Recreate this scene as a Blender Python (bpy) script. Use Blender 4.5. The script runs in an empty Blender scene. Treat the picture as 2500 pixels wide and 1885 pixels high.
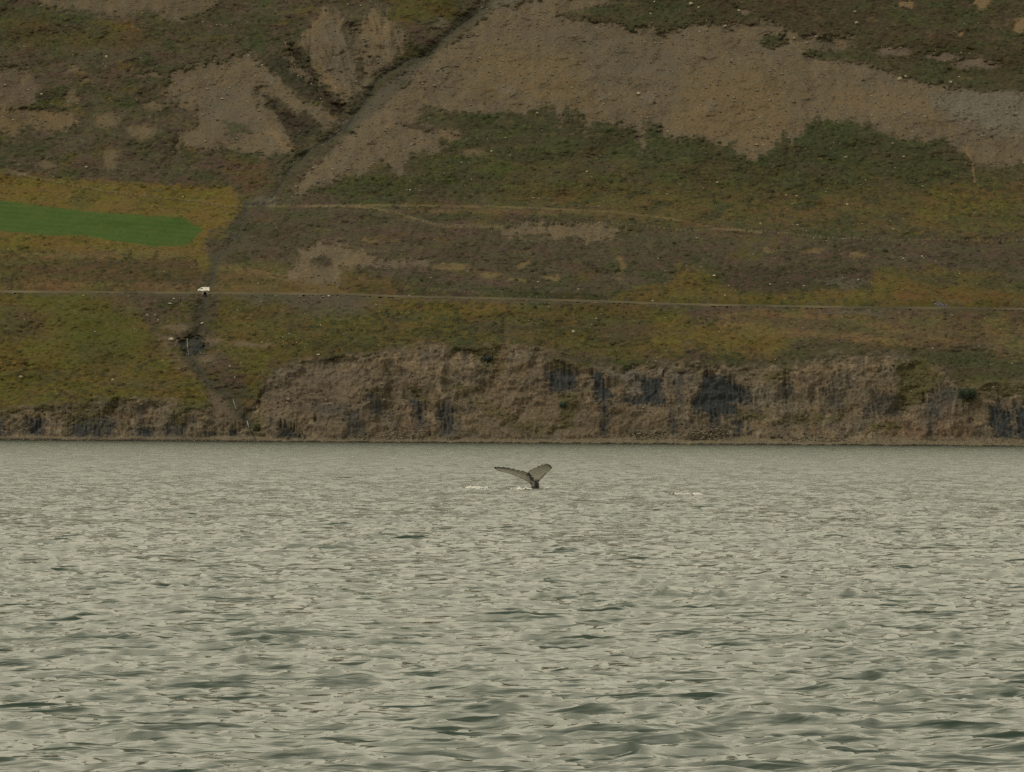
import bpy, bmesh, math, random
import numpy as np
from mathutils import Vector, Matrix, Euler

random.seed(7)
rng = np.random.default_rng(7)
scene = bpy.context.scene
C = scene.collection

# ------------------------------------------------------------------ camera, sky, sun, exposure
W0, H0 = 2500.0, 1885.0          # size of the photograph the measurements below were taken on
FPX = 15000.0                    # focal length in those pixels
KD = FPX / 9000.0                # distances below were first laid out for the shorter lens
CAM_H = 4.12                     # eye height on the boat deck
ROLL = math.atan(15.0 / 2500.0)
PITCH = math.atan((1061.0 - H0 / 2) / FPX)

cam_data = bpy.data.cameras.new('camera')
cam = bpy.data.objects.new('camera', cam_data)
C.objects.link(cam)
cam_data.sensor_width = 36.0
cam_data.lens = FPX / W0 * 36.0
cam_data.clip_start = 1.0
cam_data.clip_end = 20000.0
CAM = np.array([0.0, 0.0, CAM_H])
cam.matrix_world = (Matrix.Translation(Vector(CAM)) @ Matrix.Rotation(math.radians(90) + PITCH, 4, 'X')
                    @ Matrix.Rotation(ROLL, 4, 'Z'))
scene.camera = cam
R_CAM = np.array(cam.matrix_world.to_3x3())

SUN_EL, SUN_AZ = math.radians(50), math.radians(245)      # azimuth clockwise from +Y
world = bpy.data.worlds.new('World')
scene.world = world
world.use_nodes = True
wn = world.node_tree
wn.nodes.clear()
wo = wn.nodes.new('ShaderNodeOutputWorld')
bg = wn.nodes.new('ShaderNodeBackground')
sky = wn.nodes.new('ShaderNodeTexSky')
sky.sky_type = 'NISHITA'
sky.sun_disc = False
sky.sun_elevation = SUN_EL
sky.sun_rotation = SUN_AZ
sky.air_density = 1.0
sky.dust_density = 4.0
sky.ozone_density = 1.0
hsv = wn.nodes.new('ShaderNodeHueSaturation')
hsv.inputs['Saturation'].default_value = 0.12
tint = wn.nodes.new('ShaderNodeMix')
tint.data_type = 'RGBA'; tint.blend_type = 'MULTIPLY'
tint.inputs['Factor'].default_value = 1.0
tint.inputs[7].default_value = (1.0, 0.93, 0.685, 1)
bg.inputs['Strength'].default_value = 0.12
wn.links.new(sky.outputs[0], hsv.inputs['Color'])
veil = wn.nodes.new('ShaderNodeMix')                     # closed cloud deck over the clear sky
veil.data_type = 'RGBA'
veil.inputs['Factor'].default_value = 0.8
veil.inputs[7].default_value = (4.8, 4.8, 4.8, 1)
wn.links.new(hsv.outputs[0], veil.inputs[6])
wn.links.new(veil.outputs[2], tint.inputs[6])
wn.links.new(tint.outputs[2], bg.inputs['Color'])
wn.links.new(bg.outputs[0], wo.inputs['Surface'])

sl = bpy.data.lights.new('sun', 'SUN')
sl.energy = 0.9
sl.angle = math.radians(25)
sl.color = (1.0, 0.93, 0.80)
sun = bpy.data.objects.new('sun', sl)
C.objects.link(sun)
sdir = Vector((math.sin(SUN_AZ) * math.cos(SUN_EL), math.cos(SUN_AZ) * math.cos(SUN_EL), math.sin(SUN_EL)))
sun.rotation_euler = sdir.to_track_quat('Z', 'Y').to_euler()
sun.location = sdir * 300

vs = scene.view_settings
vs.view_transform = 'Standard'
vs.look = 'None'
vs.gamma = 1.0
vs.use_curve_mapping = False
vs.exposure = 0.66
scene.cycles.use_denoising = False
scene.cycles.max_bounces = 4
scene.cycles.diffuse_bounces = 1
scene.cycles.glossy_bounces = 3

# ------------------------------------------------------------------ helpers
def smooth(a, b, x):
    t = np.clip((x - a) / (b - a), 0, 1)
    return t * t * (3 - 2 * t)

def _hash(ix, iy, seed):
    h = (ix.astype(np.uint32) * np.uint32(374761393)) ^ (iy.astype(np.uint32) * np.uint32(668265263)) ^ np.uint32((seed * 2246822519) & 0xffffffff)
    h = (h ^ (h >> np.uint32(13))) * np.uint32(1274126177)
    h = (h ^ (h >> np.uint32(15))) * np.uint32(2246822519)
    return h ^ (h >> np.uint32(16))

_ga = np.arange(256, dtype=np.float32) * np.float32(2 * math.pi / 256)
_GC, _GS = np.cos(_ga), np.sin(_ga)
def perlin(x, y, seed=0):
    x = np.asarray(x, dtype=np.float32); y = np.asarray(y, dtype=np.float32)
    fx = np.floor(x); fy = np.floor(y)
    xi = fx.astype(np.int32); yi = fy.astype(np.int32)
    xf = x - fx; yf = y - fy
    u = xf * xf * xf * (xf * (xf * 6 - 15) + 10); v = yf * yf * yf * (yf * (yf * 6 - 15) + 10)
    def g(ix, iy, dx, dy):
        h = _hash(ix, iy, seed) >> np.uint32(24)
        return _GC[h] * dx + _GS[h] * dy
    n00 = g(xi, yi, xf, yf); n10 = g(xi + 1, yi, xf - 1, yf)
    n01 = g(xi, yi + 1, xf, yf - 1); n11 = g(xi + 1, yi + 1, xf - 1, yf - 1)
    a = n00 + u * (n10 - n00); b = n01 + u * (n11 - n01)
    return (a + v * (b - a)) * 1.5

def fbm(x, y, octaves=4, seed=0, gain=0.5, lac=2.03):
    s = 0.0; amp = 1.0
    for o in range(octaves):
        s = s + amp * perlin(x, y, seed + o * 17)
        x = x * lac; y = y * lac; amp *= gain
    return s

def ridged(x, y, octaves=4, seed=0, gain=0.55):
    s = 0.0; amp = 1.0; tot = 0
    for o in range(octaves):
        s = s + amp * (1 - np.abs(perlin(x, y, seed + o * 31)) * 2.0); tot += amp
        x = x * 2.07; y = y * 2.07; amp *= gain
    return s / tot

def s2l(c):
    c = np.asarray(c, float) / 255.0
    return np.where(c <= 0.04045, c / 12.92, ((c + 0.055) / 1.055) ** 2.4)

ALB = 0.85                       # ground colours below were read off the dull photograph; real albedo is brighter
LIGHT_TINT = np.array([1.04, 0.99, 0.775])
def col(r, g, b):
    return s2l((r, g, b)) * ALB / LIGHT_TINT

def obj(name, mesh, parent=None, mat=None):
    o = bpy.data.objects.new(name, mesh)
    C.objects.link(o)
    if parent is not None:
        o.parent = parent
    if mat is not None and mesh is not None and not mesh.materials:
        mesh.materials.append(mat)
    return o

def tag(o, label=None, cat=None, group=None, kind=None):
    if label: o['label'] = label
    if cat: o['category'] = cat
    if group: o['group'] = group
    if kind: o['kind'] = kind
    return o

def empty(name, loc, rotz=0):
    o = bpy.data.objects.new(name, None)
    C.objects.link(o)
    o.location = loc
    o.rotation_euler = (0, 0, rotz)
    o.empty_display_size = 0.3
    return o

def mesh_np(name, verts, faces, smooth_shade=True):
    """verts (N,3), faces (M,k) with constant k."""
    me = bpy.data.meshes.new(name)
    faces = np.asarray(faces, dtype=np.int32); k = faces.shape[1]; m = len(faces)
    me.vertices.add(len(verts)); me.vertices.foreach_set('co', np.asarray(verts, dtype=np.float32).ravel())
    me.loops.add(m * k); me.loops.foreach_set('vertex_index', faces.ravel())
    me.polygons.add(m)
    me.polygons.foreach_set('loop_start', np.arange(0, m * k, k, dtype=np.int32))
    me.polygons.foreach_set('loop_total', np.full(m, k, dtype=np.int32))
    me.polygons.foreach_set('use_smooth', np.full(m, smooth_shade, dtype=bool))
    me.update(calc_edges=True)
    me.validate()
    return me

def put_color(me, name, rgba):
    a = me.color_attributes.new(name, 'FLOAT_COLOR', 'POINT')
    a.data.foreach_set('color', np.asarray(rgba, dtype=np.float32).ravel())

class MB:
    def __init__(self): self.v = []; self.f = []
    def add(self, vs, fs):
        o = len(self.v); self.v += [tuple(p) for p in vs]; self.f += [tuple(i + o for i in f) for f in fs]
    def box(self, cx, cy, cz, sx, sy, sz):
        x, y, z = sx / 2, sy / 2, sz / 2
        self.add([(cx + a * x, cy + b * y, cz + c * z) for c in (-1, 1) for b in (-1, 1) for a in (-1, 1)],
                 [(0, 2, 3, 1), (4, 5, 7, 6), (0, 1, 5, 4), (2, 6, 7, 3), (0, 4, 6, 2), (1, 3, 7, 5)])
    def tube(self, pts, r, n=6, cap=True):
        pts = [Vector(p) for p in pts]; rr = r if hasattr(r, '__len__') else [r] * len(pts)
        o = len(self.v)
        for i, p in enumerate(pts):
            d = (pts[min(i + 1, len(pts) - 1)] - pts[max(i - 1, 0)]).normalized()
            a = d.orthogonal().normalized() if abs(d.z) > 0.9 else d.cross(Vector((0, 0, 1))).normalized()
            b = d.cross(a)
            for k in range(n):
                t = 2 * math.pi * k / n
                self.v.append(tuple(p + (a * math.cos(t) + b * math.sin(t)) * rr[i]))
        for i in range(len(pts) - 1):
            for k in range(n):
                k2 = (k + 1) % n
                self.f.append((o + i * n + k, o + i * n + k2, o + (i + 1) * n + k2, o + (i + 1) * n + k))
        if cap:
            self.f.append(tuple(o + k for k in range(n))[::-1])
            self.f.append(tuple(o + (len(pts) - 1) * n + k for k in range(n)))
    def mesh(self, name, smooth_shade=False, bevel=0):
        me = bpy.data.meshes.new(name)
        me.from_pydata(self.v, [], self.f)
        bm = bmesh.new(); bm.from_mesh(me)
        bmesh.ops.recalc_face_normals(bm, faces=bm.faces)
        if bevel:
            bmesh.ops.bevel(bm, geom=bm.edges[:] + bm.verts[:], offset=bevel, segments=2, affect='EDGES', clamp_overlap=True)
        bm.to_mesh(me); bm.free()
        for p in me.polygons: p.use_smooth = smooth_shade
        return me

# ------------------------------------------------------------------ materials
def new_mat(name):
    m = bpy.data.materials.new(name); m.use_nodes = True
    nt = m.node_tree
    bsdf = nt.nodes['Principled BSDF']
    return m, nt, bsdf

def N(nt, t, **kw):
    n = nt.nodes.new(t)
    for k, v in kw.items(): setattr(n, k, v)
    return n

def mathn(nt, op, a, b=None, c=None, clamp=False):
    n = N(nt, 'ShaderNodeMath', operation=op, use_clamp=clamp)
    for i, s in enumerate((a, b, c)):
        if s is None: continue
        if isinstance(s, (int, float)): n.inputs[i].default_value = s
        else: nt.links.new(s, n.inputs[i])
    return n.outputs[0]

def mixc(nt, fac, a, b, blend='MIX'):
    n = N(nt, 'ShaderNodeMix', data_type='RGBA', blend_type=blend)
    for i, s in ((0, fac), (6, a), (7, b)):
        if isinstance(s, (int, float)): n.inputs[i].default_value = s
        elif isinstance(s, (tuple, list)): n.inputs[i].default_value = (*s[:3], 1)
        else: nt.links.new(s, n.inputs[i])
    return n.outputs[2]

def noise(nt, vec, scale, detail=4, rough=0.55, dist=0.0):
    n = N(nt, 'ShaderNodeTexNoise')
    n.inputs['Scale'].default_value = scale; n.inputs['Detail'].default_value = detail
    n.inputs['Roughness'].default_value = rough; n.inputs['Distortion'].default_value = dist
    if vec is not None: nt.links.new(vec, n.inputs['Vector'])
    return n

def mapping(nt, vec, scale):
    n = N(nt, 'ShaderNodeMapping'); n.inputs['Scale'].default_value = scale
    nt.links.new(vec, n.inputs['Vector'])
    return n.outputs[0]

def ramp(nt, fac, stops):
    n = N(nt, 'ShaderNodeValToRGB')
    el = n.color_ramp.elements
    while len(el) < len(stops): el.new(0.5)
    for e, (p, v) in zip(el, stops):
        e.position = p; e.color = (v, v, v, 1) if isinstance(v, (int, float)) else (*v, 1)
    nt.links.new(fac, n.inputs[0])
    return n.outputs[0]

def mat_ground():
    m, nt, b = new_mat('hill_ground')
    tc = N(nt, 'ShaderNodeTexCoord').outputs['Object']
    cov = N(nt, 'ShaderNodeVertexColor', layer_name='cover').outputs['Color']
    rel = N(nt, 'ShaderNodeSeparateColor')
    nt.links.new(N(nt, 'ShaderNodeVertexColor', layer_name='relief').outputs['Color'], rel.inputs[0])
    veg, rock, scr = rel.outputs[0], rel.outputs[1], rel.outputs[2]
    # low plants: streaks along the contour, leaf litter and moss at several sizes
    nv = noise(nt, mapping(nt, tc, (0.45, 0.5, 1.0)), 0.9, 4, 0.66).outputs[0]
    fv = ramp(nt, nv, [(0.30, 0.62), (0.46, 0.90), (0.56, 1.07), (0.70, 1.42)])
    big = noise(nt, mapping(nt, tc, (0.5, 0.5, 1.0)), 0.11, 3, 0.6)
    hue = mixc(nt, ramp(nt, big.outputs[0], [(0.38, 0.0), (0.64, 1.0)]), (1.10, 0.94, 0.92), (0.92, 1.07, 0.82))
    cveg = mixc(nt, 1.0, mixc(nt, 1.0, cov, fv, 'MULTIPLY'), hue, 'MULTIPLY')
    # gravel: dark gaps and pale stones
    ng = noise(nt, tc, 1.6, 3, 0.75).outputs[0]
    fg = ramp(nt, ng, [(0.30, 0.62), (0.5, 0.98), (0.62, 1.15), (0.74, 1.7)])
    ng2 = noise(nt, mapping(nt, tc, (0.3, 0.3, 0.09)), 0.6, 3, 0.6)
    tone = mixc(nt, ramp(nt, ng2.outputs[0], [(0.35, 0.0), (0.65, 1.0)]), (0.94, 0.97, 1.02), (1.06, 1.01, 0.93))
    cscr = mixc(nt, 1.0, mixc(nt, 1.0, cov, fg, 'MULTIPLY'), tone, 'MULTIPLY')
    # bare rock: weathering down the face
    nr = noise(nt, mapping(nt, tc, (1.0, 1.0, 0.38)), 0.8, 4, 0.7, 0.4).outputs[0]
    fr = ramp(nt, nr, [(0.30, 0.42), (0.44, 0.82), (0.56, 1.12), (0.72, 1.75)])
    crock = mixc(nt, 1.0, cov, fr, 'MULTIPLY')
    c = mixc(nt, veg, cov, cveg)
    c = mixc(nt, scr, c, cscr)
    c = mixc(nt, rock, c, crock)
    nt.links.new(c, b.inputs['Base Color'])
    b.inputs['Roughness'].default_value = 0.95
    b.inputs['Specular IOR Level'].default_value = 0.12
    return m

def mat_plain(name, c, rough=0.8, spec=0.3, var=0.0, scale=1.0, bump=0.0, metallic=0.0):
    m, nt, b = new_mat(name)
    b.inputs['Roughness'].default_value = rough
    b.inputs['Specular IOR Level'].default_value = spec
    b.inputs['Metallic'].default_value = metallic
    tc = N(nt, 'ShaderNodeTexCoord').outputs['Object']
    n = noise(nt, tc, scale, 5, 0.6).outputs[0]
    f = ramp(nt, n, [(0.3, 1 - var), (0.7, 1 + var)])
    nt.links.new(mixc(nt, 1.0, tuple(c), f, 'MULTIPLY'), b.inputs['Base Color'])
    if bump:
        bp = N(nt, 'ShaderNodeBump'); bp.inputs['Strength'].default_value = 0.8; bp.inputs['Distance'].default_value = bump
        nt.links.new(n, bp.inputs['Height']); nt.links.new(bp.outputs[0], b.inputs['Normal'])
    return m

def mat_attr(name, layer='cover', rough=0.95, spec=0.1, scale=2.0, var=0.3):
    m, nt, b = new_mat(name)
    cov = N(nt, 'ShaderNodeVertexColor', layer_name=layer).outputs['Color']
    tc = N(nt, 'ShaderNodeTexCoord').outputs['Object']
    f = ramp(nt, noise(nt, tc, scale, 4, 0.6).outputs[0], [(0.3, 1 - var), (0.7, 1 + var)])
    nt.links.new(mixc(nt, 1.0, cov, f, 'MULTIPLY'), b.inputs['Base Color'])
    b.inputs['Roughness'].default_value = rough; b.inputs['Specular IOR Level'].default_value = spec
    return m

def mat_water():
    m, nt, b = new_mat('sea_water')
    geo = N(nt, 'ShaderNodeNewGeometry')
    pos = geo.outputs['Position']
    b.inputs['Base Color'].default_value = (0.009, 0.025, 0.018, 1)
    b.inputs['Roughness'].default_value = 0.10
    b.inputs['IOR'].default_value = 1.333
    # capillary ripples as random slopes on top of the wave geometry
    sepp = N(nt, 'ShaderNodeSeparateXYZ'); nt.links.new(pos, sepp.inputs[0])
    far = N(nt, 'ShaderNodeMapRange'); far.inputs[1].default_value = 130 * KD; far.inputs[2].default_value = 520 * KD
    nt.links.new(sepp.outputs[1], far.inputs[0])         # unresolved wavelets far out become roughness
    nt.links.new(mathn(nt, 'MULTIPLY_ADD', far.outputs[0], 0.12, 0.08), b.inputs['Roughness'])
    acc = None
    for sc, amp, st in ((1.1, 0.34, (0.30, 1, 1)), (3.6, 0.75, (0.22, 1, 1)), (11.0, 0.65, (0.26, 1, 1))):
        n = noise(nt, mapping(nt, pos, st), sc, 2, 0.5)
        v = N(nt, 'ShaderNodeVectorMath', operation='SUBTRACT'); v.inputs[1].default_value = (0.5, 0.5, 0.5)
        nt.links.new(n.outputs['Color'], v.inputs[0])
        w = N(nt, 'ShaderNodeVectorMath', operation='MULTIPLY'); w.inputs[1].default_value = (amp * 0.6, amp, 0)
        nt.links.new(v.outputs[0], w.inputs[0])
        if acc is None: acc = w.outputs[0]
        else:
            a = N(nt, 'ShaderNodeVectorMath', operation='ADD')
            nt.links.new(acc, a.inputs[0]); nt.links.new(w.outputs[0], a.inputs[1]); acc = a.outputs[0]
    # wavelets lean over: short steep faces on the side towards the boat, long gentle backs
    lean = noise(nt, mapping(nt, pos, (0.40, 1.0, 1)), 0.85, 4, 0.66, 0.3)
    lr = N(nt, 'ShaderNodeMapRange', interpolation_type='SMOOTHSTEP'); lr.inputs[1].default_value = 0.545; lr.inputs[2].default_value = 0.71
    lr.inputs[3].default_value = 0.0; lr.inputs[4].default_value = -0.55
    nt.links.new(lean.outputs[0], lr.inputs[0])
    lc = N(nt, 'ShaderNodeCombineXYZ'); nt.links.new(lr.outputs[0], lc.inputs[1])
    a = N(nt, 'ShaderNodeVectorMath', operation='ADD'); nt.links.new(acc, a.inputs[0]); nt.links.new(lc.outputs[0], a.inputs[1]); acc = a.outputs[0]
    n = noise(nt, mapping(nt, pos, (0.40, 0.035, 1)), 1.0, 3, 0.65)
    v = N(nt, 'ShaderNodeVectorMath', operation='SUBTRACT'); v.inputs[1].default_value = (0.5, 0.5, 0.5)
    nt.links.new(n.outputs['Color'], v.inputs[0])
    w = N(nt, 'ShaderNodeVectorMath', operation='MULTIPLY'); nt.links.new(v.outputs[0], w.inputs[0])
    cx = N(nt, 'ShaderNodeCombineXYZ'); nt.links.new(mathn(nt, 'MULTIPLY', far.outputs[0], 0.5), cx.inputs[1])
    nt.links.new(cx.outputs[0], w.inputs[1])
    a = N(nt, 'ShaderNodeVectorMath', operation='ADD'); nt.links.new(acc, a.inputs[0]); nt.links.new(w.outputs[0], a.inputs[1]); acc = a.outputs[0]
    a = N(nt, 'ShaderNodeVectorMath', operation='ADD')
    nt.links.new(geo.outputs['Normal'], a.inputs[0]); nt.links.new(acc, a.inputs[1])
    nn = N(nt, 'ShaderNodeVectorMath', operation='NORMALIZE'); nt.links.new(a.outputs[0], nn.inputs[0])
    nt.links.new(nn.outputs[0], b.inputs['Normal'])
    return m

# ------------------------------------------------------------------ hillside: chart of the slope (u along the shore, v up the slope)
def shore_y(px): return 1075.0 + 15.0 * px / 2500.0

def rays(px, py):
    d = np.stack([(px - W0 / 2), -(py - H0 / 2), np.full_like(px, -FPX)], -1) @ R_CAM.T
    return d / d[..., 1:2]                          # scaled to one metre of depth

_zoom = {1: (0, 0), 2: (830, 0), 3: (1660, 0), 4: (0, 540), 5: (830, 540), 6: (1660, 540)}
def Z(k, *pts):
    x0, y0 = _zoom[k]
    return [(x0 + x / 2.6333, y0 + y / 2.6333) for x, y in pts]

ROAD = Z(4, (-1600, 432), (-400, 438), (0, 443), (1270, 452), (2212, 459)) + Z(5, (400, 475), (1100, 490), (1800, 510)) + Z(6, (0, 525), (1000, 543), (2212, 555), (3600, 566))
CLIFF = Z(4, (-1600, 1250), (0, 1225), (300, 1200), (500, 1180), (760, 1165), (900, 1158), (1250, 1190), (1400, 1240), (1500, 1280), (1600, 1290), (1640, 1200), (1740, 960), (2000, 905)) + \
        Z(5, (0, 880), (250, 850), (550, 800), (800, 830), (900, 850), (1060, 800), (1150, 800), (1330, 830), (1550, 950), (1750, 950), (2200, 920)) + \
        Z(6, (440, 950), (700, 940), (1000, 860), (1250, 868), (1480, 870), (1680, 960), (1800, 1050), (2212, 1040), (3600, 1040))
road_y = lambda px: np.interp(px, [p[0] for p in ROAD], [p[1] for p in ROAD])
_cx = np.arange(-1000, 3600, 4.0)
_cy = np.interp(_cx, [p[0] for p in CLIFF], [p[1] for p in CLIFF])
_cy = np.convolve(np.pad(_cy, 10, mode='edge'), np.ones(21) / 21, 'valid')
cliff_y = lambda px: np.interp(px, _cx, _cy)

_side = np.cumsum(np.linspace(3, 26, 48))
PX = np.concatenate([(-40 - _side)[::-1], np.arange(-40, 2540.1, 2.44), 2540 + _side])
PVV = np.concatenate([np.arange(0, 1112, 1.9), 1112 + np.cumsum(np.linspace(2.2, 9, 30))])
nC, nR = len(PX), len(PVV)
GX, GV = np.meshgrid(PX, PVV)                       # rows up the slope
GY = shore_y(GX) - GV

cl_n = cliff_y(GX) + 6 * fbm(GX / 45, GX * 0 + 3.3, 3, 5)
cl_v = shore_y(GX) - cl_n
rd_v = shore_y(GX) - road_y(GX)
beach_v = 9 + 5 * perlin(GX / 160, GX * 0, 3) + 6 * smooth(1350, 1500, GX)
cliff_rough = fbm(GX / 50, GV / 16, 3, 11)
th_cliff = 50 + 4 * np.clip(cliff_rough, -1, 1)
t_low = 27 - 4 * smooth(500, 1500, GX)
theta = np.full_like(GX, 0.0)
theta = 14 + (th_cliff - 14) * smooth(beach_v - 3, beach_v + 5, GV)
theta = theta + (t_low - theta) * smooth(cl_v - 10, cl_v + 14, GV)
theta = theta + (19 - theta) * smooth(rd_v - 10, rd_v + 6, GV)
theta = theta + (27 - theta) * smooth(555, 640, GV)
theta = theta + (32 - theta) * smooth(700, 860, GV)
theta = theta + (24 - theta) * smooth(1120, 1300, GV)
theta += 4.5 * fbm(GX / 220, GV / 60, 3, 21) * smooth(cl_v, cl_v + 60, GV)
D = rays(GX, GY)
A = D[..., 2]                                       # tangent of the elevation angle
YY = np.empty_like(GX)
YY[0] = -CAM_H / A[0]
for r in range(1, nR):
    da = A[r] - A[r - 1]
    YY[r] = YY[r - 1] + YY[r - 1] * da / np.maximum(np.tan(np.radians(theta[r])) - A[r], 0.06)
def blur_cols(Aa, n):
    cs = np.cumsum(np.pad(Aa, ((0, 0), (n + 1, n)), mode='edge'), axis=1)
    return (cs[:, 2 * n + 1:] - cs[:, :-2 * n - 1]) / (2 * n + 1)
Y1_ = blur_cols(blur_cols(YY, 4), 4); Y2_ = blur_cols(blur_cols(blur_cols(YY, 45), 45), 45)
wb = smooth(cl_v - 10, cl_v + 110, GV)
wb = blur_cols(wb, 12)
YY = Y1_ * (1 - wb) + Y2_ * wb
MX = D[..., 0] * YY                                 # metres along the shore
dz = np.diff(A * YY, axis=0, prepend=(A * YY)[:1]); dy = np.diff(YY, axis=0, prepend=YY[:1])
MS = np.cumsum(np.hypot(dz, dy), axis=0)            # metres up the slope
MV = GV * 0.2                                       # metres of rise as seen from the water

# ------------------------------------------------------------------ ground cover
warpx = 9 * fbm(MX / 9, MV / 5, 3, 41) + 3.0 * fbm(MX / 2.2, MV / 1.3, 2, 47)
warpy = 6 * fbm(MX / 9, MV / 5, 3, 43) + 2.5 * fbm(MX / 2.2, MV / 1.3, 2, 49)
UX, UY = GX + warpx, GY + warpy
fine = fbm(MX / 3.5, MV / 1.6, 4, 51)               # streaky
speck = fbm(MX / 1.7, MV / 1.0, 3, 53, 0.7)
mid = fbm(MX / 16, MV / 6, 4, 57)
lowf = fbm(MX / 60, MV / 22, 3, 59)

def sdf(poly, X, Y):
    poly = np.asarray(poly, float); n = len(poly)
    d = np.full(X.shape, 1e9); inside = np.zeros(X.shape, bool)
    for i in range(n):
        a = poly[i]; b = poly[(i + 1) % n]
        e = b - a; L = max((e ** 2).sum(), 1e-9)
        t = np.clip(((X - a[0]) * e[0] + (Y - a[1]) * e[1]) / L, 0, 1)
        d = np.minimum(d, (X - a[0] - t * e[0]) ** 2 + (Y - a[1] - t * e[1]) ** 2)
        if a[1] != b[1]:
            c = ((a[1] > Y) != (b[1] > Y)) & (X < e[0] * (Y - a[1]) / e[1] + a[0])
            inside ^= c
    d = np.sqrt(d)
    return np.where(inside, -d, d)

def area(poly, soft=5, warp=1.0, rag=4.0, margin=60):
    """weight of a cover patch over the whole chart, ragged at its edge"""
    p = np.asarray(poly, float)
    x0, x1 = p[:, 0].min() - margin, p[:, 0].max() + margin
    y0, y1 = p[:, 1].min() - margin, p[:, 1].max() + margin
    out = np.zeros_like(GX)
    sel = (GX > x0) & (GX < x1) & (GY > y0) & (GY < y1)
    X = GX[sel] + warp * warpx[sel]; Y = GY[sel] + warp * warpy[sel]
    s = sdf(p, X, Y) + 1.5 * rag * fine[sel] + 1.6 * rag * speck[sel]
    out[sel] = smooth(soft, -soft, s)
    return out

def blob(cx, cy, rx, ry, soft=0.5, warp=1.2):
    q = np.hypot((GX + warp * warpx - cx) / rx, (GY + warp * warpy - cy) / ry) + 0.3 * fine
    return smooth(1 + soft, 1 - soft, q)

def line_w(pts, width, soft=None, warp=0.0, aspect=1.0):
    """distance field of a polyline in chart pixels -> weight"""
    soft = width if soft is None else soft
    d = line_d(pts, warp, aspect)
    return smooth(width + soft, width, d)

def line_d(pts, warp=0.0, aspect=1.0):
    d = np.full(GX.shape, 1e9)
    X = GX + warp * warpx; Y = (GY + warp * warpy) * aspect
    for a, b in zip(pts[:-1], pts[1:]):
        ax, ay, bx, by = a[0], a[1] * aspect, b[0], b[1] * aspect
        L = max((bx - ax) ** 2 + (by - ay) ** 2, 1e-9)
        t = np.clip(((X - ax) * (bx - ax) + (Y - ay) * (by - ay)) / L, 0, 1)
        d = np.minimum(d, np.hypot(X - ax - t * (bx - ax), Y - ay - t * (by - ay)))
    return d

heath = col(74, 65, 50); heath_dk = col(62, 54, 42); green = col(64, 63, 40); green_br = col(70, 71, 38)
olive = col(84, 74, 37); yellow = col(94, 81, 35); field = col(61, 80, 30); tan = col(104, 88, 55)
scree = col(93, 82, 60); scree_g = col(88, 80, 62); ochre = col(108, 90, 60); rust = col(92, 66, 38)
cliffc = col(88, 78, 58); dark = col(50, 52, 48); greyrock = col(96, 90, 74); beachc = col(96, 86, 64); wet = col(34, 33, 27)

COV = np.empty(GX.shape + (3,)); COV[:] = heath
VEG = np.ones_like(GX); ROCK = np.zeros_like(GX); SCR = np.zeros_like(GX); SMOOTH = np.zeros_like(GX)
def paint(w, c, veg=None, rock=None, scr=None):
    global COV, VEG, ROCK, SCR
    COV += (np.asarray(c) - COV) * w[..., None]
    if veg is not None: VEG += (veg - VEG) * w
    if rock is not None: ROCK += (rock - ROCK) * w
    if scr is not None: SCR += (scr - SCR) * w

# moor mosaic everywhere
paint(smooth(-0.15, 0.5, mid + 0.6 * lowf + 0.3 * fine), green)
paint(smooth(0.25, 0.9, fbm(MX / 22, MV / 8, 4, 63) + 0.3 * fine) * 0.7, olive)
paint(smooth(0.35, 0.9, fbm(MX / 12, MV / 5, 4, 67)) * 0.7, heath_dk)
paint(smooth(0.45, 0.9, fbm(MX / 7, MV / 3, 4, 69)) * 0.45 * smooth(300, 420, GV), scree, scr=0.4)
# slope between fence and scree, right of the stream: greener
G1 = Z(2, (0, 1130), (170, 1110), (400, 1060), (480, 980), (640, 960), (780, 880), (480, 780), (560, 690), (2212, 690)) + Z(3, (0, 760), (800, 740), (1200, 760), (2212, 1000), (2212, 1180), (1500, 1250), (0, 1240)) + Z(2, (1000, 1260), (0, 1280))
paint(area(G1, 22, 1.5, 10), green, veg=1)
paint(area(G1, 22, 1.5, 10) * smooth(0.0, 0.6, mid + 0.4 * fine), green_br)
paint(area(G1, 30, 1.5, 10) * smooth(0.2, 0.7, -lowf + 0.5 * mid) * 0.7, heath)
paint(area(Z(2, (480, 780), (560, 690), (2212, 690)) + Z(3, (0, 760), (800, 740), (1200, 760), (1900, 960), (1900, 1180), (900, 1150), (0, 1050)) + Z(2, (1600, 960), (900, 850)), 24, 1.5, 10) * (0.35 + 0.4 * smooth(-0.3, 0.4, speck + mid)), col(54, 57, 34))
for c in ((1230, 440, 330, 60), (1560, 420, 200, 60), (2000, 430, 260, 50)):
    paint(blob(*c, soft=0.9) * smooth(-0.2, 0.4, mid) * 0.5, col(68, 66, 32))
G2 = Z(3, (0, 1200), (1500, 1230), (2212, 1200), (2212, 1475), (0, 1475)) + Z(2, (2100, 1475), (1700, 1380), (1000, 1300), (1200, 1180))
paint(area(G2, 40, 2, 14) * 0.75, olive)
paint(area(G2, 40, 2, 14) * smooth(0.1, 0.6, mid), green)
paint(area(Z(3, (1650, 1210), (1900, 1200), (2212, 1240), (2212, 1475), (1550, 1475), (1500, 1420)), 26, 1.5, 10) * 0.55, yellow)
paint(area(Z(3, (1700, 1380), (2212, 1330), (2212, 1430), (1700, 1440)), 14, 1.5, 8) * 0.7, green)
# top right moor
paint(area(Z(3, (-500, -300), (2600, -300), (2600, 560), (1700, 560), (1300, 360), (700, 190), (-100, 120)), 20, 2, 8) * 0.75, col(62, 55, 37))
paint(area(Z(3, (500, -300), (2600, -300), (2600, 300), (1500, 240)), 30, 2, 10) * smooth(-0.1, 0.4, mid), green)
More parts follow.
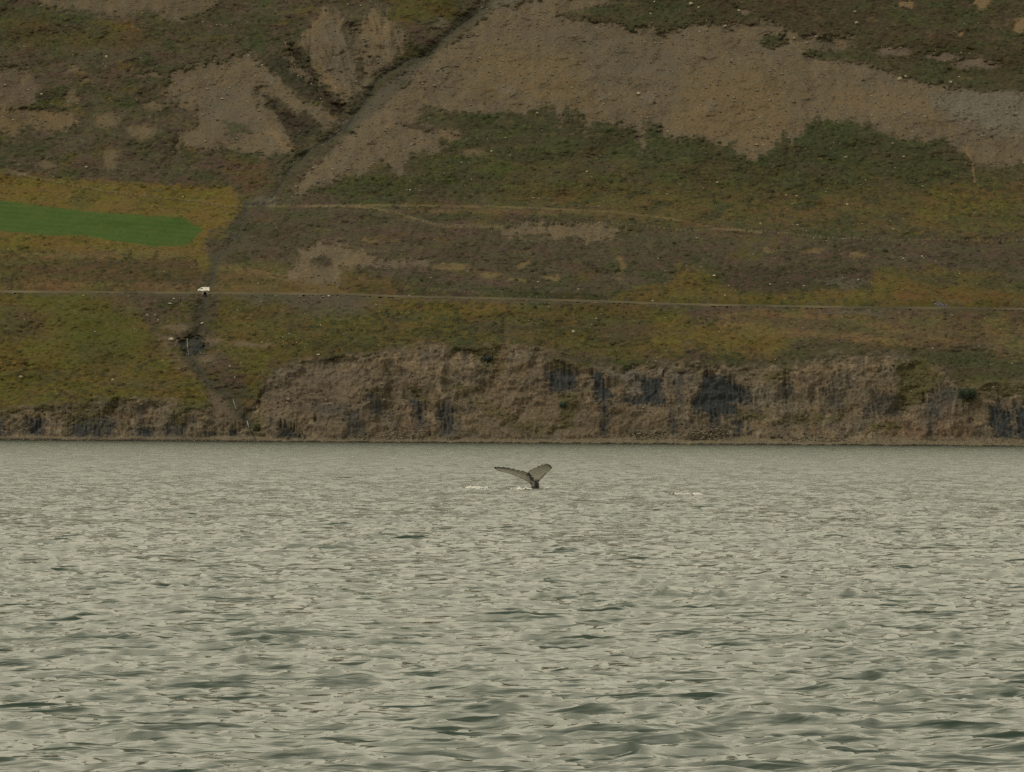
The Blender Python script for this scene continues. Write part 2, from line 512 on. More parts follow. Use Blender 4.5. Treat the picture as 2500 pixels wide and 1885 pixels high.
# below the fence
paint(area([(640, 560), (1100, 560), (1700, 570), (2500, 600), (2900, 600), (2900, 680), (2100, 660), (1500, 640), (900, 700), (600, 620)], 25, 2, 8) * smooth(-0.25, 0.35, lowf + 0.6 * mid + 0.2) * 0.85, heath)
# left: yellow meadow round the hay field
Y1 = Z(1, (-1200, 1060), (0, 1112), (400, 1150), (900, 1185), (1480, 1200), (1540, 1290), (1560, 1330), (1440, 1475)) + Z(4, (1340, 60), (1300, 180), (1370, 270), (1330, 340), (1150, 250), (700, 200), (0, 210), (-1200, 180))
paint(area(Y1, 7, 0.7, 4), yellow, veg=0.75)
paint(area(Y1, 7, 0.7, 4) * smooth(-0.1, 0.5, mid + 0.3 * fine) * 0.6, col(96, 82, 42))
paint(area(Z(1, (500, 1200), (660, 1250), (560, 1340), (450, 1330)), 6) * 0.6, green_br)
Y1b = Z(4, (-1200, 190), (0, 190), (1200, 190), (1350, 290), (1300, 370), (600, 420), (-1200, 430))
paint(area(Y1b, 14, 1, 6) * 0.8, olive, veg=1)
paint(area(Z(4, (120, 260), (700, 230), (1200, 230), (1290, 330), (1250, 380), (650, 395), (120, 340)), 10, 1.2, 8) * (0.55 + 0.4 * smooth(-0.3, 0.3, mid)), col(74, 62, 40), veg=1)
paint(area(Z(4, (0, 205), (600, 195), (1000, 180), (1250, 215), (1000, 245), (500, 235), (0, 245)), 5, 1, 5) * 0.6, tan)
paint(area(Z(4, (150, 370), (460, 390), (480, 430), (100, 432)), 8) * 0.6, rust)
paint(blob(75, 690, 35, 14) * 0.8, olive); paint(blob(18, 692, 16, 14) * 0.8, heath_dk)
FIELD = Z(1, (-1200, 1250), (0, 1290), (560, 1360), (1180, 1402), (1262, 1450)) + Z(4, (1305, 50), (1262, 100), (1190, 160), (1000, 162), (760, 130), (560, 95), (300, 90), (0, 65), (-1200, 60))
fieldw = area(FIELD, 3.0, 0.12, 1.0)
paint(fieldw, field, veg=0.25)
paint(fieldw * (0.3 + 0.3 * np.sin((GY - 0.09 * GX) * 0.55 + mid)), col(52, 72, 28))
paint(fieldw * smooth(0.2, 0.8, speck + mid) * 0.35, col(84, 84, 40))
paint(fieldw * smooth(-0.2, 0.7, lowf + 0.5 * mid) * 0.5, col(66, 84, 32))
# along the road, left and middle
paint(area(Z(4, (1390, 300), (1700, 270), (2212, 300), (2700, 420), (2212, 456), (1400, 440)), 10, 1, 6) * 0.7, col(88, 75, 40), veg=0.9)
paint(line_w(Z(4, (1400, 300), (1600, 320), (1900, 380), (2212, 440)), 4, 8) * 0.6, tan)
paint(line_w(Z(4, (-500, 425), (700, 415), (1200, 425), (2212, 445)), 4, 9, 0.5) * 0.55, tan)
# below the road: grassy bank on the left
Y2 = Z(4, (-1200, 460), (700, 465), (900, 560), (950, 720), (1080, 860), (1250, 990), (1340, 1080), (1330, 1180), (900, 1150), (500, 1170), (200, 1215), (-1200, 1240))
paint(area(Y2, 16, 1.2, 6), col(86, 77, 34), veg=1)
paint(area(Z(4, (250, 480), (620, 470), (850, 600), (950, 760), (900, 900), (500, 900), (330, 720)), 30, 1.5, 8) * 0.85, col(74, 73, 32), veg=0.7)
paint(area(Z(4, (480, 780), (700, 760), (820, 900), (600, 960), (490, 900)), 20, 1.5, 8) * 0.5, col(68, 69, 36), veg=0.8)
paint(area(Z(4, (0, 540), (130, 530), (300, 640), (280, 760), (0, 760)), 18, 1.5, 8) * 0.6, heath)
paint(area(Z(4, (690, 480), (990, 470), (1000, 620), (760, 580)), 14, 1.5, 8) * 0.7, col(80, 70, 52), scr=0.4)
paint(area(Z(4, (760, 760), (1000, 790), (1200, 940), (1100, 1150), (700, 1140), (560, 1000), (750, 900)), 22, 1.5, 10) * smooth(-0.3, 0.4, mid) * 0.4, heath)
paint(area(Z(4, (0, 960), (450, 950), (560, 1050), (520, 1160), (60, 1200)), 22, 1.5, 10) * smooth(-0.3, 0.4, mid) * 0.4, heath)
# below the road: middle and right
paint(area(Z(4, (1400, 480), (2212, 560)) + Z(5, (400, 520), (2212, 560), (2212, 880), (1400, 840), (560, 790), (0, 860)) + Z(4, (1750, 920), (1640, 1130), (1500, 900), (1380, 760)), 18, 1.5, 8) * 0.9, col(82, 73, 34), veg=1)
paint(area(Z(5, (-700, 520), (900, 560), (1300, 620), (1100, 800), (600, 780), (0, 860), (-300, 800)), 20, 1.5, 10) * smooth(-0.3, 0.4, fine + mid) * 0.7, green)
paint(area(Z(5, (560, 610), (2000, 620), (2212, 830), (800, 830)), 20, 1.5, 10) * smooth(-0.35, 0.3, fine + mid) * 0.75, green)
paint(area(Z(5, (180, 500), (1000, 500), (1200, 560), (600, 620), (250, 560)), 16, 1.5, 10) * 0.6, yellow)
paint(area(Z(5, (880, 640), (1300, 640), (1300, 720), (960, 730)), 20, 1.5, 10) * 0.6, heath)
paint(area(Z(5, (1650, 650), (2000, 640), (1900, 760), (1700, 760)), 20, 1.5, 10) * 0.6, heath)
paint(area(Z(5, (2000, 640), (2212, 640), (2212, 820), (1960, 800)) + Z(6, (0, 650), (300, 660), (720, 720), (700, 860), (200, 860)), 16, 1.5, 8) * 0.8, yellow, veg=0.8)
paint(area(Z(6, (800, 780), (2000, 830), (2300, 900), (2300, 1030), (1900, 1030), (1700, 900), (1400, 850), (1000, 850), (760, 940), (300, 1000)), 18, 1.5, 10) * 0.8, green)
T1 = Z(6, (200, 600), (1000, 600), (1400, 590), (2400, 600), (2400, 900), (2100, 880), (1960, 800), (1500, 820), (1200, 790), (700, 730), (330, 680))
paint(area(T1, 16, 1.5, 8) * (0.35 + 0.45 * smooth(-0.2, 0.4, mid + 0.4 * lowf)), tan, veg=0.9)
paint(area(Z(6, (560, 630), (1000, 630), (1300, 700), (900, 710), (620, 680)), 14, 1.5, 8) * 0.6, green)
for p in (Z(6, (240, 605), (560, 590), (960, 625)), Z(6, (260, 665), (720, 715), (1200, 760), (1500, 805))):
    paint(line_w(p, 2.5, 9, 1.0) * 0.4, col(116, 94, 58))
paint(area(Z(6, (900, 575), (1320, 570), (1300, 600), (1000, 600)), 6) * 0.5, greyrock, scr=0.5)
# yellow flush above the road on the right
Y3 = Z(6, (-420, 470), (-100, 430), (0, 290), (240, 340), (260, 420), (450, 455), (700, 462), (850, 440), (1220, 432), (1250, 320), (1880, 320), (2300, 420), (2300, 545), (1000, 530), (0, 512), (-400, 500))
paint(area(Y3, 12, 1.0, 7) * 0.85, col(88, 76, 32), veg=0.8)
paint(area(Z(6, (1480, 350), (1780, 340), (1850, 390), (1700, 430), (1500, 400)), 8, 1, 6) * 0.8, green, veg=1)
paint(area(Z(6, (1870, 370), (2300, 350), (2300, 460), (1900, 440)), 10, 1, 6) * 0.8, green, veg=1)
paint(area(Z(6, (260, 340), (700, 280), (1240, 320), (1210, 425), (860, 430), (600, 455), (330, 440)), 9, 1, 6) * 0.75, col(66, 56, 44), veg=1)
paint(blob(2060, 690, 60, 14) * 0.5, greyrock, scr=0.7)
paint(area(Z(6, (1400, 430), (2212, 480), (2212, 510), (1400, 500)), 6) * 0.5, rust)

# bare slopes
finger = 7 * fbm(MX / 2.6, MV / 22, 3, 77)            # stones run out downhill in narrow tongues
runnel = fbm(MX / 4 + 0.6 * mid, MS / 45, 4, 78)
def thin_out(poly, margin=90):
    p = np.asarray(poly, float); out = np.zeros_like(GX)
    sel = (GX > p[:, 0].min() - margin) & (GX < p[:, 0].max() + margin) & (GY > p[:, 1].min() - margin) & (GY < p[:, 1].max() + margin)
    d = sdf(p, GX[sel] + warpx[sel], GY[sel] + 0.8 * warpy[sel]) + finger[sel] + 9 * fine[sel] + 5 * mid[sel]
    core = smooth(6, -6, d); halo = smooth(38, -30, d)
    out[sel] = np.clip(core * 0.72 + smooth(0.34, 0.62, halo + 0.34 * speck[sel] - 0.08) * 0.42 * (1 - core) + core * 0.28 * smooth(0.25, 0.6, halo + 0.3 * speck[sel]), 0, 1)
    return out
def bare(poly, soft=4, warp=1.0, rag=5, c=None, grey=0.35):
    w = thin_out(poly)
    paint(w, scree if c is None else c, veg=0.0, scr=1.0)
    paint(w * smooth(0.15, 0.75, fbm(MX / 12, MV / 9, 4, 75)) * 0.55, col(82, 72, 55))
    paint(w * smooth(0.45, 0.9, speck + 0.5 * mid) * 0.5, col(70, 64, 46), veg=0.5)
    paint(w * smooth(0.55, 1.0, speck - 0.4 * mid) * 0.5, col(112, 99, 76))
    paint(w * smooth(0.0, 0.6, fbm(MX / 26, MV / 14, 3, 71)) * grey, scree_g)
    paint(w * smooth(0.1, 0.6, fbm(MX / 9, MV / 8, 4, 73)) * 0.35, col(102, 86, 62))
    paint(w * smooth(0.05, 0.6, runnel) * 0.40, col(80, 70, 52))
    paint(w * smooth(0.1, 0.65, -runnel) * 0.40, col(104, 91, 67))
    paint(w * smooth(0.35, 0.8, fbm(MX / 2.4, MV / 1.5, 3, 79)) * 0.5, col(62, 55, 42))
    return w
S1 = Z(2, (1000, 40), (1250, 0), (1500, -120), (1700, -40), (1740, 20), (1600, 50), (1380, 95), (1830, 150)) + \
     Z(3, (0, 140), (300, 160), (550, 138), (700, 200), (900, 240), (1100, 240), (1100, 320), (800, 330), (980, 395), (1200, 405), (1400, 485), (1640, 545), (1900, 570), (2212, 600), (2600, 600), (2600, 1060), (2212, 1050), (1900, 1070), (1850, 1010), (1750, 930), (1690, 880), (1520, 900), (1420, 890), (1300, 860), (1210, 800), (1080, 770), (960, 765), (830, 765), (770, 870), (715, 930), (650, 830), (620, 930), (450, 1050), (370, 1000), (340, 920), (200, 920), (130, 860), (0, 890)) + \
     Z(2, (2100, 880), (2040, 790), (1960, 800), (1930, 970), (1900, 810), (1760, 800), (1640, 780), (1580, 850), (1550, 760), (1520, 690), (1440, 680), (1420, 810), (1380, 690), (1310, 665), (1200, 730), (1100, 710), (1000, 735), (880, 720), (720, 700), (560, 680), (500, 720), (480, 780), (700, 850), (780, 880), (640, 975), (500, 990), (410, 1050), (400, 1110), (355, 1110), (260, 1025), (170, 1110), (20, 1125), (-300, 1240), (-230, 1150), (0, 900), (250, 700), (560, 380), (820, 200))
wS1 = bare(S1, 4, 0.75, 4)
paint(wS1 * area(Z(2, (1080, 160), (1480, 150), (2212, 320), (2212, 500), (1750, 560), (1400, 380)), 30, 2, 10) * 0.6, scree_g)
paint(wS1 * area(Z(2, (900, 300), (1500, 300), (1660, 740), (1200, 620), (800, 560)), 30, 2, 10) * 0.45, col(104, 88, 56))
paint(wS1 * area(Z(3, (0, 480), (500, 420), (750, 640), (620, 920), (380, 960), (0, 840)), 30, 2, 10) * 0.45, col(106, 88, 55))
paint(wS1 * area(Z(3, (950, 560), (1650, 600), (1650, 760), (1300, 740), (900, 690)), 24, 2, 10) * 0.4, ochre)
R1 = Z(3, (1620, 620), (1760, 580), (1900, 575), (2212, 620), (2500, 620), (2500, 850), (2000, 860), (1750, 760), (1640, 690))
wR1 = area(R1, 22, 1.6, 10); paint(wR1 * 0.8, greyrock, veg=0, scr=0.3, rock=0.9)
for cx, cy, rx, ry in ((1590, 240, 22, 14), (1073, 172, 16, 8), (1240, 220, 22, 12), (2214, 273, 16, 7), (1480, 236, 16, 8), (1735, 262, 14, 14), (1075, 60, 24, 16)):
    paint(blob(cx, cy, rx, ry) * 0.8, col(98, 88, 68), rock=0.9, scr=0.2)
# grey stream bed of the big gully
BED = Z(2, (1080, -300), (1150, 0), (960, 60), (820, 170), (700, 260), (560, 400), (440, 530), (300, 660), (180, 760), (0, 880), (-140, 960), (-100, 900), (0, 800), (160, 660), (300, 540), (430, 440), (560, 320), (700, 190), (800, 100), (900, 0))
wBED = area(BED, 5, 0.5, 4); paint(wBED * 0.85, col(80, 74, 58), veg=0, scr=1)
paint(wBED * smooth(0.2, 0.7, speck + mid) * 0.5, col(64, 62, 44), veg=0.5, rock=0.4)
paint(area(Z(2, (690, 220), (800, 90), (960, 0), (1150, -60), (1130, 20), (960, 70), (800, 180)), 6, 0.8, 5) * 0.6, col(94, 86, 68), rock=0.8)
# heath islands in the scree
for p in (Z(3, (520, 260), (560, 220), (640, 225), (680, 270), (600, 310), (530, 300)), Z(3, (790, 330), (1000, 330), (1100, 300), (1300, 370), (1500, 380), (1480, 430), (1300, 420), (1100, 390), (900, 370)),
          Z(3, (1540, 400), (1650, 350), (1750, 400), (1900, 470), (2212, 430), (2600, 430), (2600, 590), (1900, 570), (1640, 545), (1420, 480), (1200, 400)),
          Z(2, (1380, 95), (1600, 60), (1760, 30), (2000, 30), (2300, 0), (2300, 140), (2080, 215), (2000, 150), (1860, 200), (1830, 150))):
    paint(area(p, 4, 0.9, 5), green, veg=1, scr=0)
paint(area(Z(2, (360, 790), (480, 800), (760, 870), (700, 880), (500, 830)), 3, 0.5, 3) * 0.8, heath_dk, veg=1, scr=0)
paint(blob(1075, 345, 10, 13), green, veg=1, scr=0)
for c in ((1090, 330, 22, 10), (1155, 372, 32, 9)):
    paint(blob(*c) * 0.8, col(102, 86, 62), veg=0, scr=1)
# left side
bare(Z(1, (1110, 445), (1340, 400), (1500, 365), (1580, 345), (1700, 420), (1860, 560), (1930, 640), (2060, 680), (2180, 780), (2090, 845), (1990, 750), (1910, 735), (1760, 625), (1680, 600), (1720, 680), (1800, 760), (1890, 975), (1830, 1010), (1650, 990), (1450, 950), (1200, 955), (1150, 880), (1270, 800), (1260, 665), (1080, 645), (1060, 560)), 4, 0.7, 4)
paint(area(Z(1, (1260, 600), (1560, 560), (1640, 780), (1560, 860), (1300, 800)), 24, 1, 8) * 0.6, scree_g)
paint(area(Z(1, (1700, 840), (1760, 850), (1890, 960), (1850, 970)), 3, 0.7, 3) * 0.9, ochre)
paint(area(Z(1, (1440, 790), (1560, 790), (1600, 850), (1480, 870)), 6) * 0.8, green, veg=0.8, scr=0.2)
bare(Z(1, (1830, 360), (1890, 370), (2000, 500), (2080, 560), (1960, 510), (1860, 420)), 3, 0.5, 3)
wS3 = bare([(729, 99), (744, 72), (797, 19), (816, 27), (840, 49), (853, 65), (883, 72), (887, 42), (921, 23), (944, 46), (982, 76), (993, 114), (959, 163), (906, 194), (880, 235), (840, 251), (800, 215), (756, 144), (733, 110)], 3, 0.8, 4)
paint(area([(744, 72), (797, 19), (820, 30), (800, 50), (760, 90), (735, 110)], 8) * 0.35, ochre)
paint(area([(883, 72), (887, 42), (921, 23), (944, 46), (975, 80), (930, 100), (890, 95)], 8) * 0.4, ochre)
paint(area([(756, 144), (790, 160), (840, 230), (800, 215)], 6) * 0.5, ochre)
paint(area([(790, 60), (850, 80), (900, 150), (880, 220), (800, 180)], 20) * 0.5, scree_g)
for p in (Z(1, (1650, 380), (1830, 335), (1930, 300), (2000, 400), (2080, 560), (2212, 690), (2190, 770), (2060, 670), (1930, 620), (1850, 550), (1700, 410)),
          Z(1, (1690, 605), (1770, 630), (1910, 735), (1950, 700), (2010, 760), (2080, 840), (1900, 960), (1800, 770))):
    paint(area(p, 4, 0.6, 3) * 0.85, col(54, 49, 37), veg=1, scr=0)
bare(Z(1, (1830, 360), (1890, 370), (2000, 500), (2080, 560), (1960, 510), (1860, 420)), 3, 0.5, 3)
bare(Z(1, (200, -300), (1500, -300), (1400, 0), (1330, 70), (1150, 140), (1000, 80), (900, 95), (700, 85), (500, 60), (280, 60)), 8, 1.5, 8, c=col(86, 76, 54))
bare(Z(1, (-300, 400), (0, 420), (160, 440), (240, 500), (230, 640), (130, 690), (-300, 700)), 5, 1, 6, c=col(84, 73, 54))
bare(Z(1, (-300, 690), (100, 700), (480, 735), (500, 780), (380, 850), (150, 790), (100, 880), (0, 830), (-300, 830)), 5, 1, 6, c=col(94, 79, 50))
for cx, cy, rx, ry in ((171, 235, 18, 26), (262, 292, 30, 16), (372, 258, 22, 13), (349, 322, 36, 18), (270, 384, 24, 24), (114, 403, 22, 10), (45, 418, 30, 8), (440, 345, 6, 22), (180, 172, 16, 7), (212, 198, 14, 5), (370, 185, 30, 6), (455, 257, 26, 9)):
    paint(blob(cx, cy, rx, ry, 0.5) * 0.85, col(98, 85, 60), veg=0.1, scr=1)
for cx, cy, rx, ry in ((2218, 9, 14, 9), (2393, 7, 22, 11), (2490, 60, 16, 16), (2344, 80, 9, 7)):
    paint(blob(cx, cy, rx, ry, 0.3), ochre, veg=0.1, scr=1)
for cx, cy, rx, ry in ((2177, 125, 36, 11), (2300, 138, 40, 8), (2385, 155, 58, 13), (1820, 28, 22, 8)):
    paint(blob(cx, cy, rx, ry, 0.35), col(92, 80, 62), veg=0.1, scr=1)
paint(area(Z(2, (330, -100), (760, -100), (740, 110), (560, 120), (420, 160), (330, 120)), 12, 1.2, 6) * 0.8, col(78, 70, 30))
paint(area(Z(1, (0, 150), (300, 60), (380, 200), (900, 200), (1050, 260), (800, 310), (400, 300), (100, 340)), 14, 1.2, 8) * 0.6, col(74, 66, 34))
paint(area(Z(1, (700, 150), (850, 150), (900, 200), (720, 200)), 6) * 0.7, yellow)
paint(area(Z(1, (1480, 1080), (1700, 1030), (1720, 1200), (1560, 1310)), 16, 1.2, 8) * 0.7, col(84, 62, 42))
for cx, cy in ((362, 45), (485, 55), (530, 45), (200, 45)):
    paint(blob(cx, cy, 26, 20) * 0.8, green, veg=1, scr=0)
# lower patches
bare(Z(5, (980, 50), (1100, 30), (1340, 22), (1650, 25), (1830, 42), (1760, 92), (1640, 130), (1540, 136), (1440, 110), (1280, 118), (1060, 100)), 4, 0.7, 4, c=col(100, 86, 60))
for c in ((1300, 577, 30, 6), (1395, 583, 22, 6)):
    paint(blob(*c) * 0.8, green, veg=1, scr=0)
bare(Z(4, (1920, 180), (2050, 130), (2212, 165), (2350, 190), (2400, 250), (2650, 250), (2800, 260), (2600, 290), (2330, 275), (2180, 300), (2170, 400), (1950, 400), (1840, 345), (1920, 250)), 4, 0.8, 4, c=col(96, 83, 58))
paint(blob(787, 640, 22, 14) * 0.9, heath_dk, veg=1, scr=0)
paint(area(Z(5, (250, 270), (560, 260), (540, 330), (420, 400), (280, 330)), 10) * 0.6, col(80, 70, 56), scr=0.5)
for cx, cy, rx, ry in ((1096, 653, 42, 7), (1191, 673, 22, 9), (1346, 677, 20, 7), (1278, 643, 18, 8), (1262, 682, 30, 4), (1514, 652, 9, 28), (900, 587, 20, 4), (1880, 612, 18, 4), (1985, 612, 26, 6), (2090, 622, 30, 7)):
    paint(blob(cx, cy, rx, ry, 0.4) * 0.85, tan, veg=0.3, scr=0.8)
# grey road fill
w = area(Z(4, (1340, 462), (2212, 466)) + Z(5, (300, 490), (120, 600), (0, 590)) + Z(4, (2000, 590), (1700, 545), (1450, 500)), 16, 1.2, 10) * 0.5
paint(w, col(84, 77, 66), veg=0.3, scr=0.7)
# narrow tracks trodden along the fences
TRACK1 = Z(2, (-600, 1330), (0, 1325), (210, 1340), (340, 1365), (480, 1410), (620, 1450), (700, 1458), (1050, 1458))
TRACK2 = Z(2, (-60, 1322), (200, 1320), (500, 1325), (950, 1328), (1400, 1345), (1800, 1365), (2212, 1420)) + Z(6, (200, 45), (520, 72))
for t, wd in ((TRACK1, 1.5), (TRACK2, 1.3)):
    paint(line_w(t, wd, 2.5, 0.15) * (0.35 + 0.3 * smooth(-0.3, 0.3, mid)), col(112, 96, 62), veg=0.2, scr=0.4)
paint(line_w(Z(2, (500, 1355), (1000, 1365), (1700, 1375)), 2.5, 6, 0.6) * 0.6, col(100, 84, 54))
paint(line_w(Z(3, (1830, 940), (1870, 1030), (1890, 1170)), 2.2, 3, 0.4) * 0.9, ochre, veg=0, scr=1)
paint(blob(1911, 300, 6, 9) * 0.9, ochre)
FENCE_L = Z(1, (-300, 1080), (0, 1115), (160, 1140), (400, 1185), (680, 1238), (1000, 1275), (1300, 1305), (1470, 1335), (1640, 1335), (1900, 1330))
paint(line_w(FENCE_L, 1.0, 2.5, 0.1) * 0.5, col(78, 66, 40))

# dwarf shrub clumps and paler grass in patches of their own
clump = fbm(MX / 4.2, MV / 1.9, 3, 91) + 0.5 * lowf
CL1 = smooth(0.30, 0.62, clump) * np.clip(VEG, 0, 1) * (1 - fieldw)
paint(CL1 * 0.6, col(54, 54, 35))
CL2 = smooth(0.38, 0.75, fbm(MX / 6, MV / 2.2, 3, 93) - 0.4 * lowf) * np.clip(VEG, 0, 1) * (1 - fieldw)
paint(CL2 * 0.45, col(88, 79, 50))
# sea cliff
cl = smooth(cl_v + 15, cl_v - 13, GV + 12 * fine + 11 * mid + 5 * speck)
paint(cl, cliffc, veg=0.0, rock=1.0, scr=0.0)
paint(cl * smooth(-0.1, 0.5, fbm(MX / 14, MV / 5, 4, 81)) * 0.6, col(94, 78, 54))
paint(cl * smooth(0.1, 0.6, fbm(MX / 9, MV / 14, 4, 83)) * 0.55, col(74, 68, 56))
for cx, cy, rx, ry, a in ((1080, 895, 90, 22, .7), (960, 885, 60, 18, .7), (1300, 905, 50, 22, .5), (2090, 885, 50, 22, .8), (1950, 930, 35, 26, .8), (2290, 890, 40, 14, .7), (640, 1000, 40, 20, .5)):
    paint(blob(cx, cy, rx, ry, 0.7) * a * 0.7 * cl, col(106, 90, 64))
for cx, cy, rx, ry, a in ((2220, 1055, 45, 26, .8), (2310, 1040, 40, 34, .7), (1010, 1045, 40, 14, .6), (1000, 1000, 30, 22, .4), (1500, 1000, 60, 30, .3), (1280, 985, 60, 40, .4)):
    paint(blob(cx, cy, rx, ry, 0.7) * a * 0.8 * cl, col(94, 73, 52))
paint(cl * smooth(0.2, 0.7, fbm(MX / 4, MV / 9, 4, 85)) * 0.6, col(112, 98, 74))
paint(cl * smooth(0.25, 0.8, fbm(MX / 3.2, MV / 12, 4, 86)) * 0.6, col(62, 58, 50))
# talus aprons, softer than rock
TAL = Z(5, (-300, 1000), (0, 960), (300, 990), (330, 1380), (-100, 1400), (-250, 1200)) + []
paint(area(TAL, 14, 1, 8) * 0.7 * cl, col(90, 79, 60), rock=0.4, scr=0.7)
paint(area(Z(4, (1750, 940), (2100, 920), (2212, 1000), (2212, 1250), (1900, 1220), (1700, 1180)), 18, 1, 8) * 0.7 * cl, col(88, 77, 60), rock=0.4, scr=0.7)
paint(area(Z(5, (980, 1090), (1400, 1120), (1600, 1200), (2212, 1230), (2212, 1380), (700, 1380), (900, 1250)), 20, 1, 8) * 0.55 * cl, col(88, 76, 56), rock=0.5, scr=0.5)
# wet dark rock: seeps down the face and basalt walls, each with its own outline
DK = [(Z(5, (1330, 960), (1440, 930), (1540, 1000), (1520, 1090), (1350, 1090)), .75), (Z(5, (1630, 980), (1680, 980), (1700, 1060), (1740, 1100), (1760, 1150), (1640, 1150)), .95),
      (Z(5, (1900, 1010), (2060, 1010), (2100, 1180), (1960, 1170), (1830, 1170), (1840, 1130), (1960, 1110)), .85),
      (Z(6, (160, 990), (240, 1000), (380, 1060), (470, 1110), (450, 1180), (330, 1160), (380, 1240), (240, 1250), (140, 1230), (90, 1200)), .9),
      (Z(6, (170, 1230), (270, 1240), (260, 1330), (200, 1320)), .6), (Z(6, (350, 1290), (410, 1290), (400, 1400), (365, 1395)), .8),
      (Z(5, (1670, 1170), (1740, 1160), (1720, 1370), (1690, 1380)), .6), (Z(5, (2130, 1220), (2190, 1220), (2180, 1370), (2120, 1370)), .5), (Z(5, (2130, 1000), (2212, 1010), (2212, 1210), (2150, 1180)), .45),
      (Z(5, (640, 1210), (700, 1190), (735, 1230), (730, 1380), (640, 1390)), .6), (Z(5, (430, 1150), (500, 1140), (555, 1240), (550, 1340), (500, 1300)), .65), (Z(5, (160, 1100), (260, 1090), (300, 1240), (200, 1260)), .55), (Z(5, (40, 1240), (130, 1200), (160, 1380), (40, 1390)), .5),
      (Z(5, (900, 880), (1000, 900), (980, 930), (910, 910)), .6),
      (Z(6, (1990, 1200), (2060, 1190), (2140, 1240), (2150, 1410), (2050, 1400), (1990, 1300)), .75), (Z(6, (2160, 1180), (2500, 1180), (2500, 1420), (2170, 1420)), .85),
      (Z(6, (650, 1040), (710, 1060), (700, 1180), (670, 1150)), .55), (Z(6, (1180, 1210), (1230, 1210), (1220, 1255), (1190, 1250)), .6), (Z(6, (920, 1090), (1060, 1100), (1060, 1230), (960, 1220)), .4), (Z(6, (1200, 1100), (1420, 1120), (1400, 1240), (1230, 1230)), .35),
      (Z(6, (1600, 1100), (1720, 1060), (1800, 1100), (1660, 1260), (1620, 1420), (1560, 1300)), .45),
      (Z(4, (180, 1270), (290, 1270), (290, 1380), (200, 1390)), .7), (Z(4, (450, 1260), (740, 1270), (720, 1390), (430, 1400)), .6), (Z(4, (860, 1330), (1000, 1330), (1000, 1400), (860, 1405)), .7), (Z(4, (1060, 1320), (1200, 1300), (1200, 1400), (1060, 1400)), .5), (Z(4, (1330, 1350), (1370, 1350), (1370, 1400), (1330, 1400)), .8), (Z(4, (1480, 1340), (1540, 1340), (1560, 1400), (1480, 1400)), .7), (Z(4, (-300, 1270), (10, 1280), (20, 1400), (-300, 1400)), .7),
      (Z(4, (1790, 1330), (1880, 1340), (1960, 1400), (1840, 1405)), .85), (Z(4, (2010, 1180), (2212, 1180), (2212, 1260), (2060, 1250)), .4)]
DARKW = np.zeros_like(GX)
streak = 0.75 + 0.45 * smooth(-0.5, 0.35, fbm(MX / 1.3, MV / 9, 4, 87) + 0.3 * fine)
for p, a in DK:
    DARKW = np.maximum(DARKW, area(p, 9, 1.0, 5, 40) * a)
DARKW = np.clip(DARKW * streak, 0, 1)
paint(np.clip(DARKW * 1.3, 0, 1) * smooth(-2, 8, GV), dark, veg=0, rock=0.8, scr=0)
paint(area(Z(5, (1740, 970), (2212, 960), (2212, 1000), (1740, 1010)), 8) * 0.3 * cl, col(96, 92, 84))
paint(area(Z(6, (440, 1060), (640, 1080), (690, 1180), (520, 1200), (470, 1120)), 10, 1, 6) * 0.5 * cl, col(96, 88, 72))
paint(area(Z(5, (1830, 1020), (1920, 1010), (1950, 1100), (1830, 1120)), 8) * 0.5 * cl, col(92, 86, 74))
# grass on ledges
for poly, a in ((Z(5, (430, 1050), (520, 1080), (560, 1160), (500, 1140)), .8), (Z(5, (160, 1080), (270, 1085), (260, 1105), (150, 1100)), .8), (Z(5, (720, 1060), (900, 1070), (880, 1090), (740, 1085)), .7),
                (Z(5, (760, 1120), (960, 1160), (1180, 1280), (1400, 1330), (1330, 1380), (1100, 1340), (940, 1230)), .45), (Z(5, (1400, 1110), (1520, 1110), (1500, 1330), (1400, 1340), (1420, 1200)), .6),
                (Z(6, (380, 1240), (560, 1245), (540, 1275), (420, 1270)), .8), (Z(6, (620, 1280), (900, 1240), (1100, 1260), (900, 1290), (700, 1310)), .6), (Z(6, (1390, 900), (1560, 900), (1700, 1000), (1560, 1120), (1420, 1230), (1400, 1060)), .7), (Z(6, (1230, 1300), (1440, 1300), (1430, 1330), (1240, 1340)), .7), (Z(6, (1750, 1000), (2300, 1040), (2300, 1140), (2000, 1120), (1830, 1180), (1800, 1100)), .5),
                (Z(4, (1115, 1200), (1170, 1200), (1200, 1310), (1130, 1310)), .7), (Z(4, (100, 1240), (700, 1190), (760, 1200), (600, 1290), (420, 1320), (380, 1250)), .5), (Z(4, (1580, 1250), (1680, 1280), (1690, 1400), (1640, 1400)), .8), (Z(5, (820, 830), (1000, 800), (1080, 900), (1000, 1000), (940, 960)), .5), (Z(6, (620, 960), (700, 950), (640, 1030), (560, 1020)), .6), (Z(5, (1340, 880), (1560, 900), (1560, 960), (1340, 950)), .5)):
    paint(area(poly, 7, 1.1, 6) * a, col(72, 68, 33), veg=0.9, rock=0.2)
paint(area(Z(5, (1010, 900), (1060, 740), (1100, 730), (1080, 860), (1000, 1010), (960, 1060)), 6, 1, 5) * 0.8, col(88, 72, 48), veg=0.2, rock=0.3, scr=0.6)
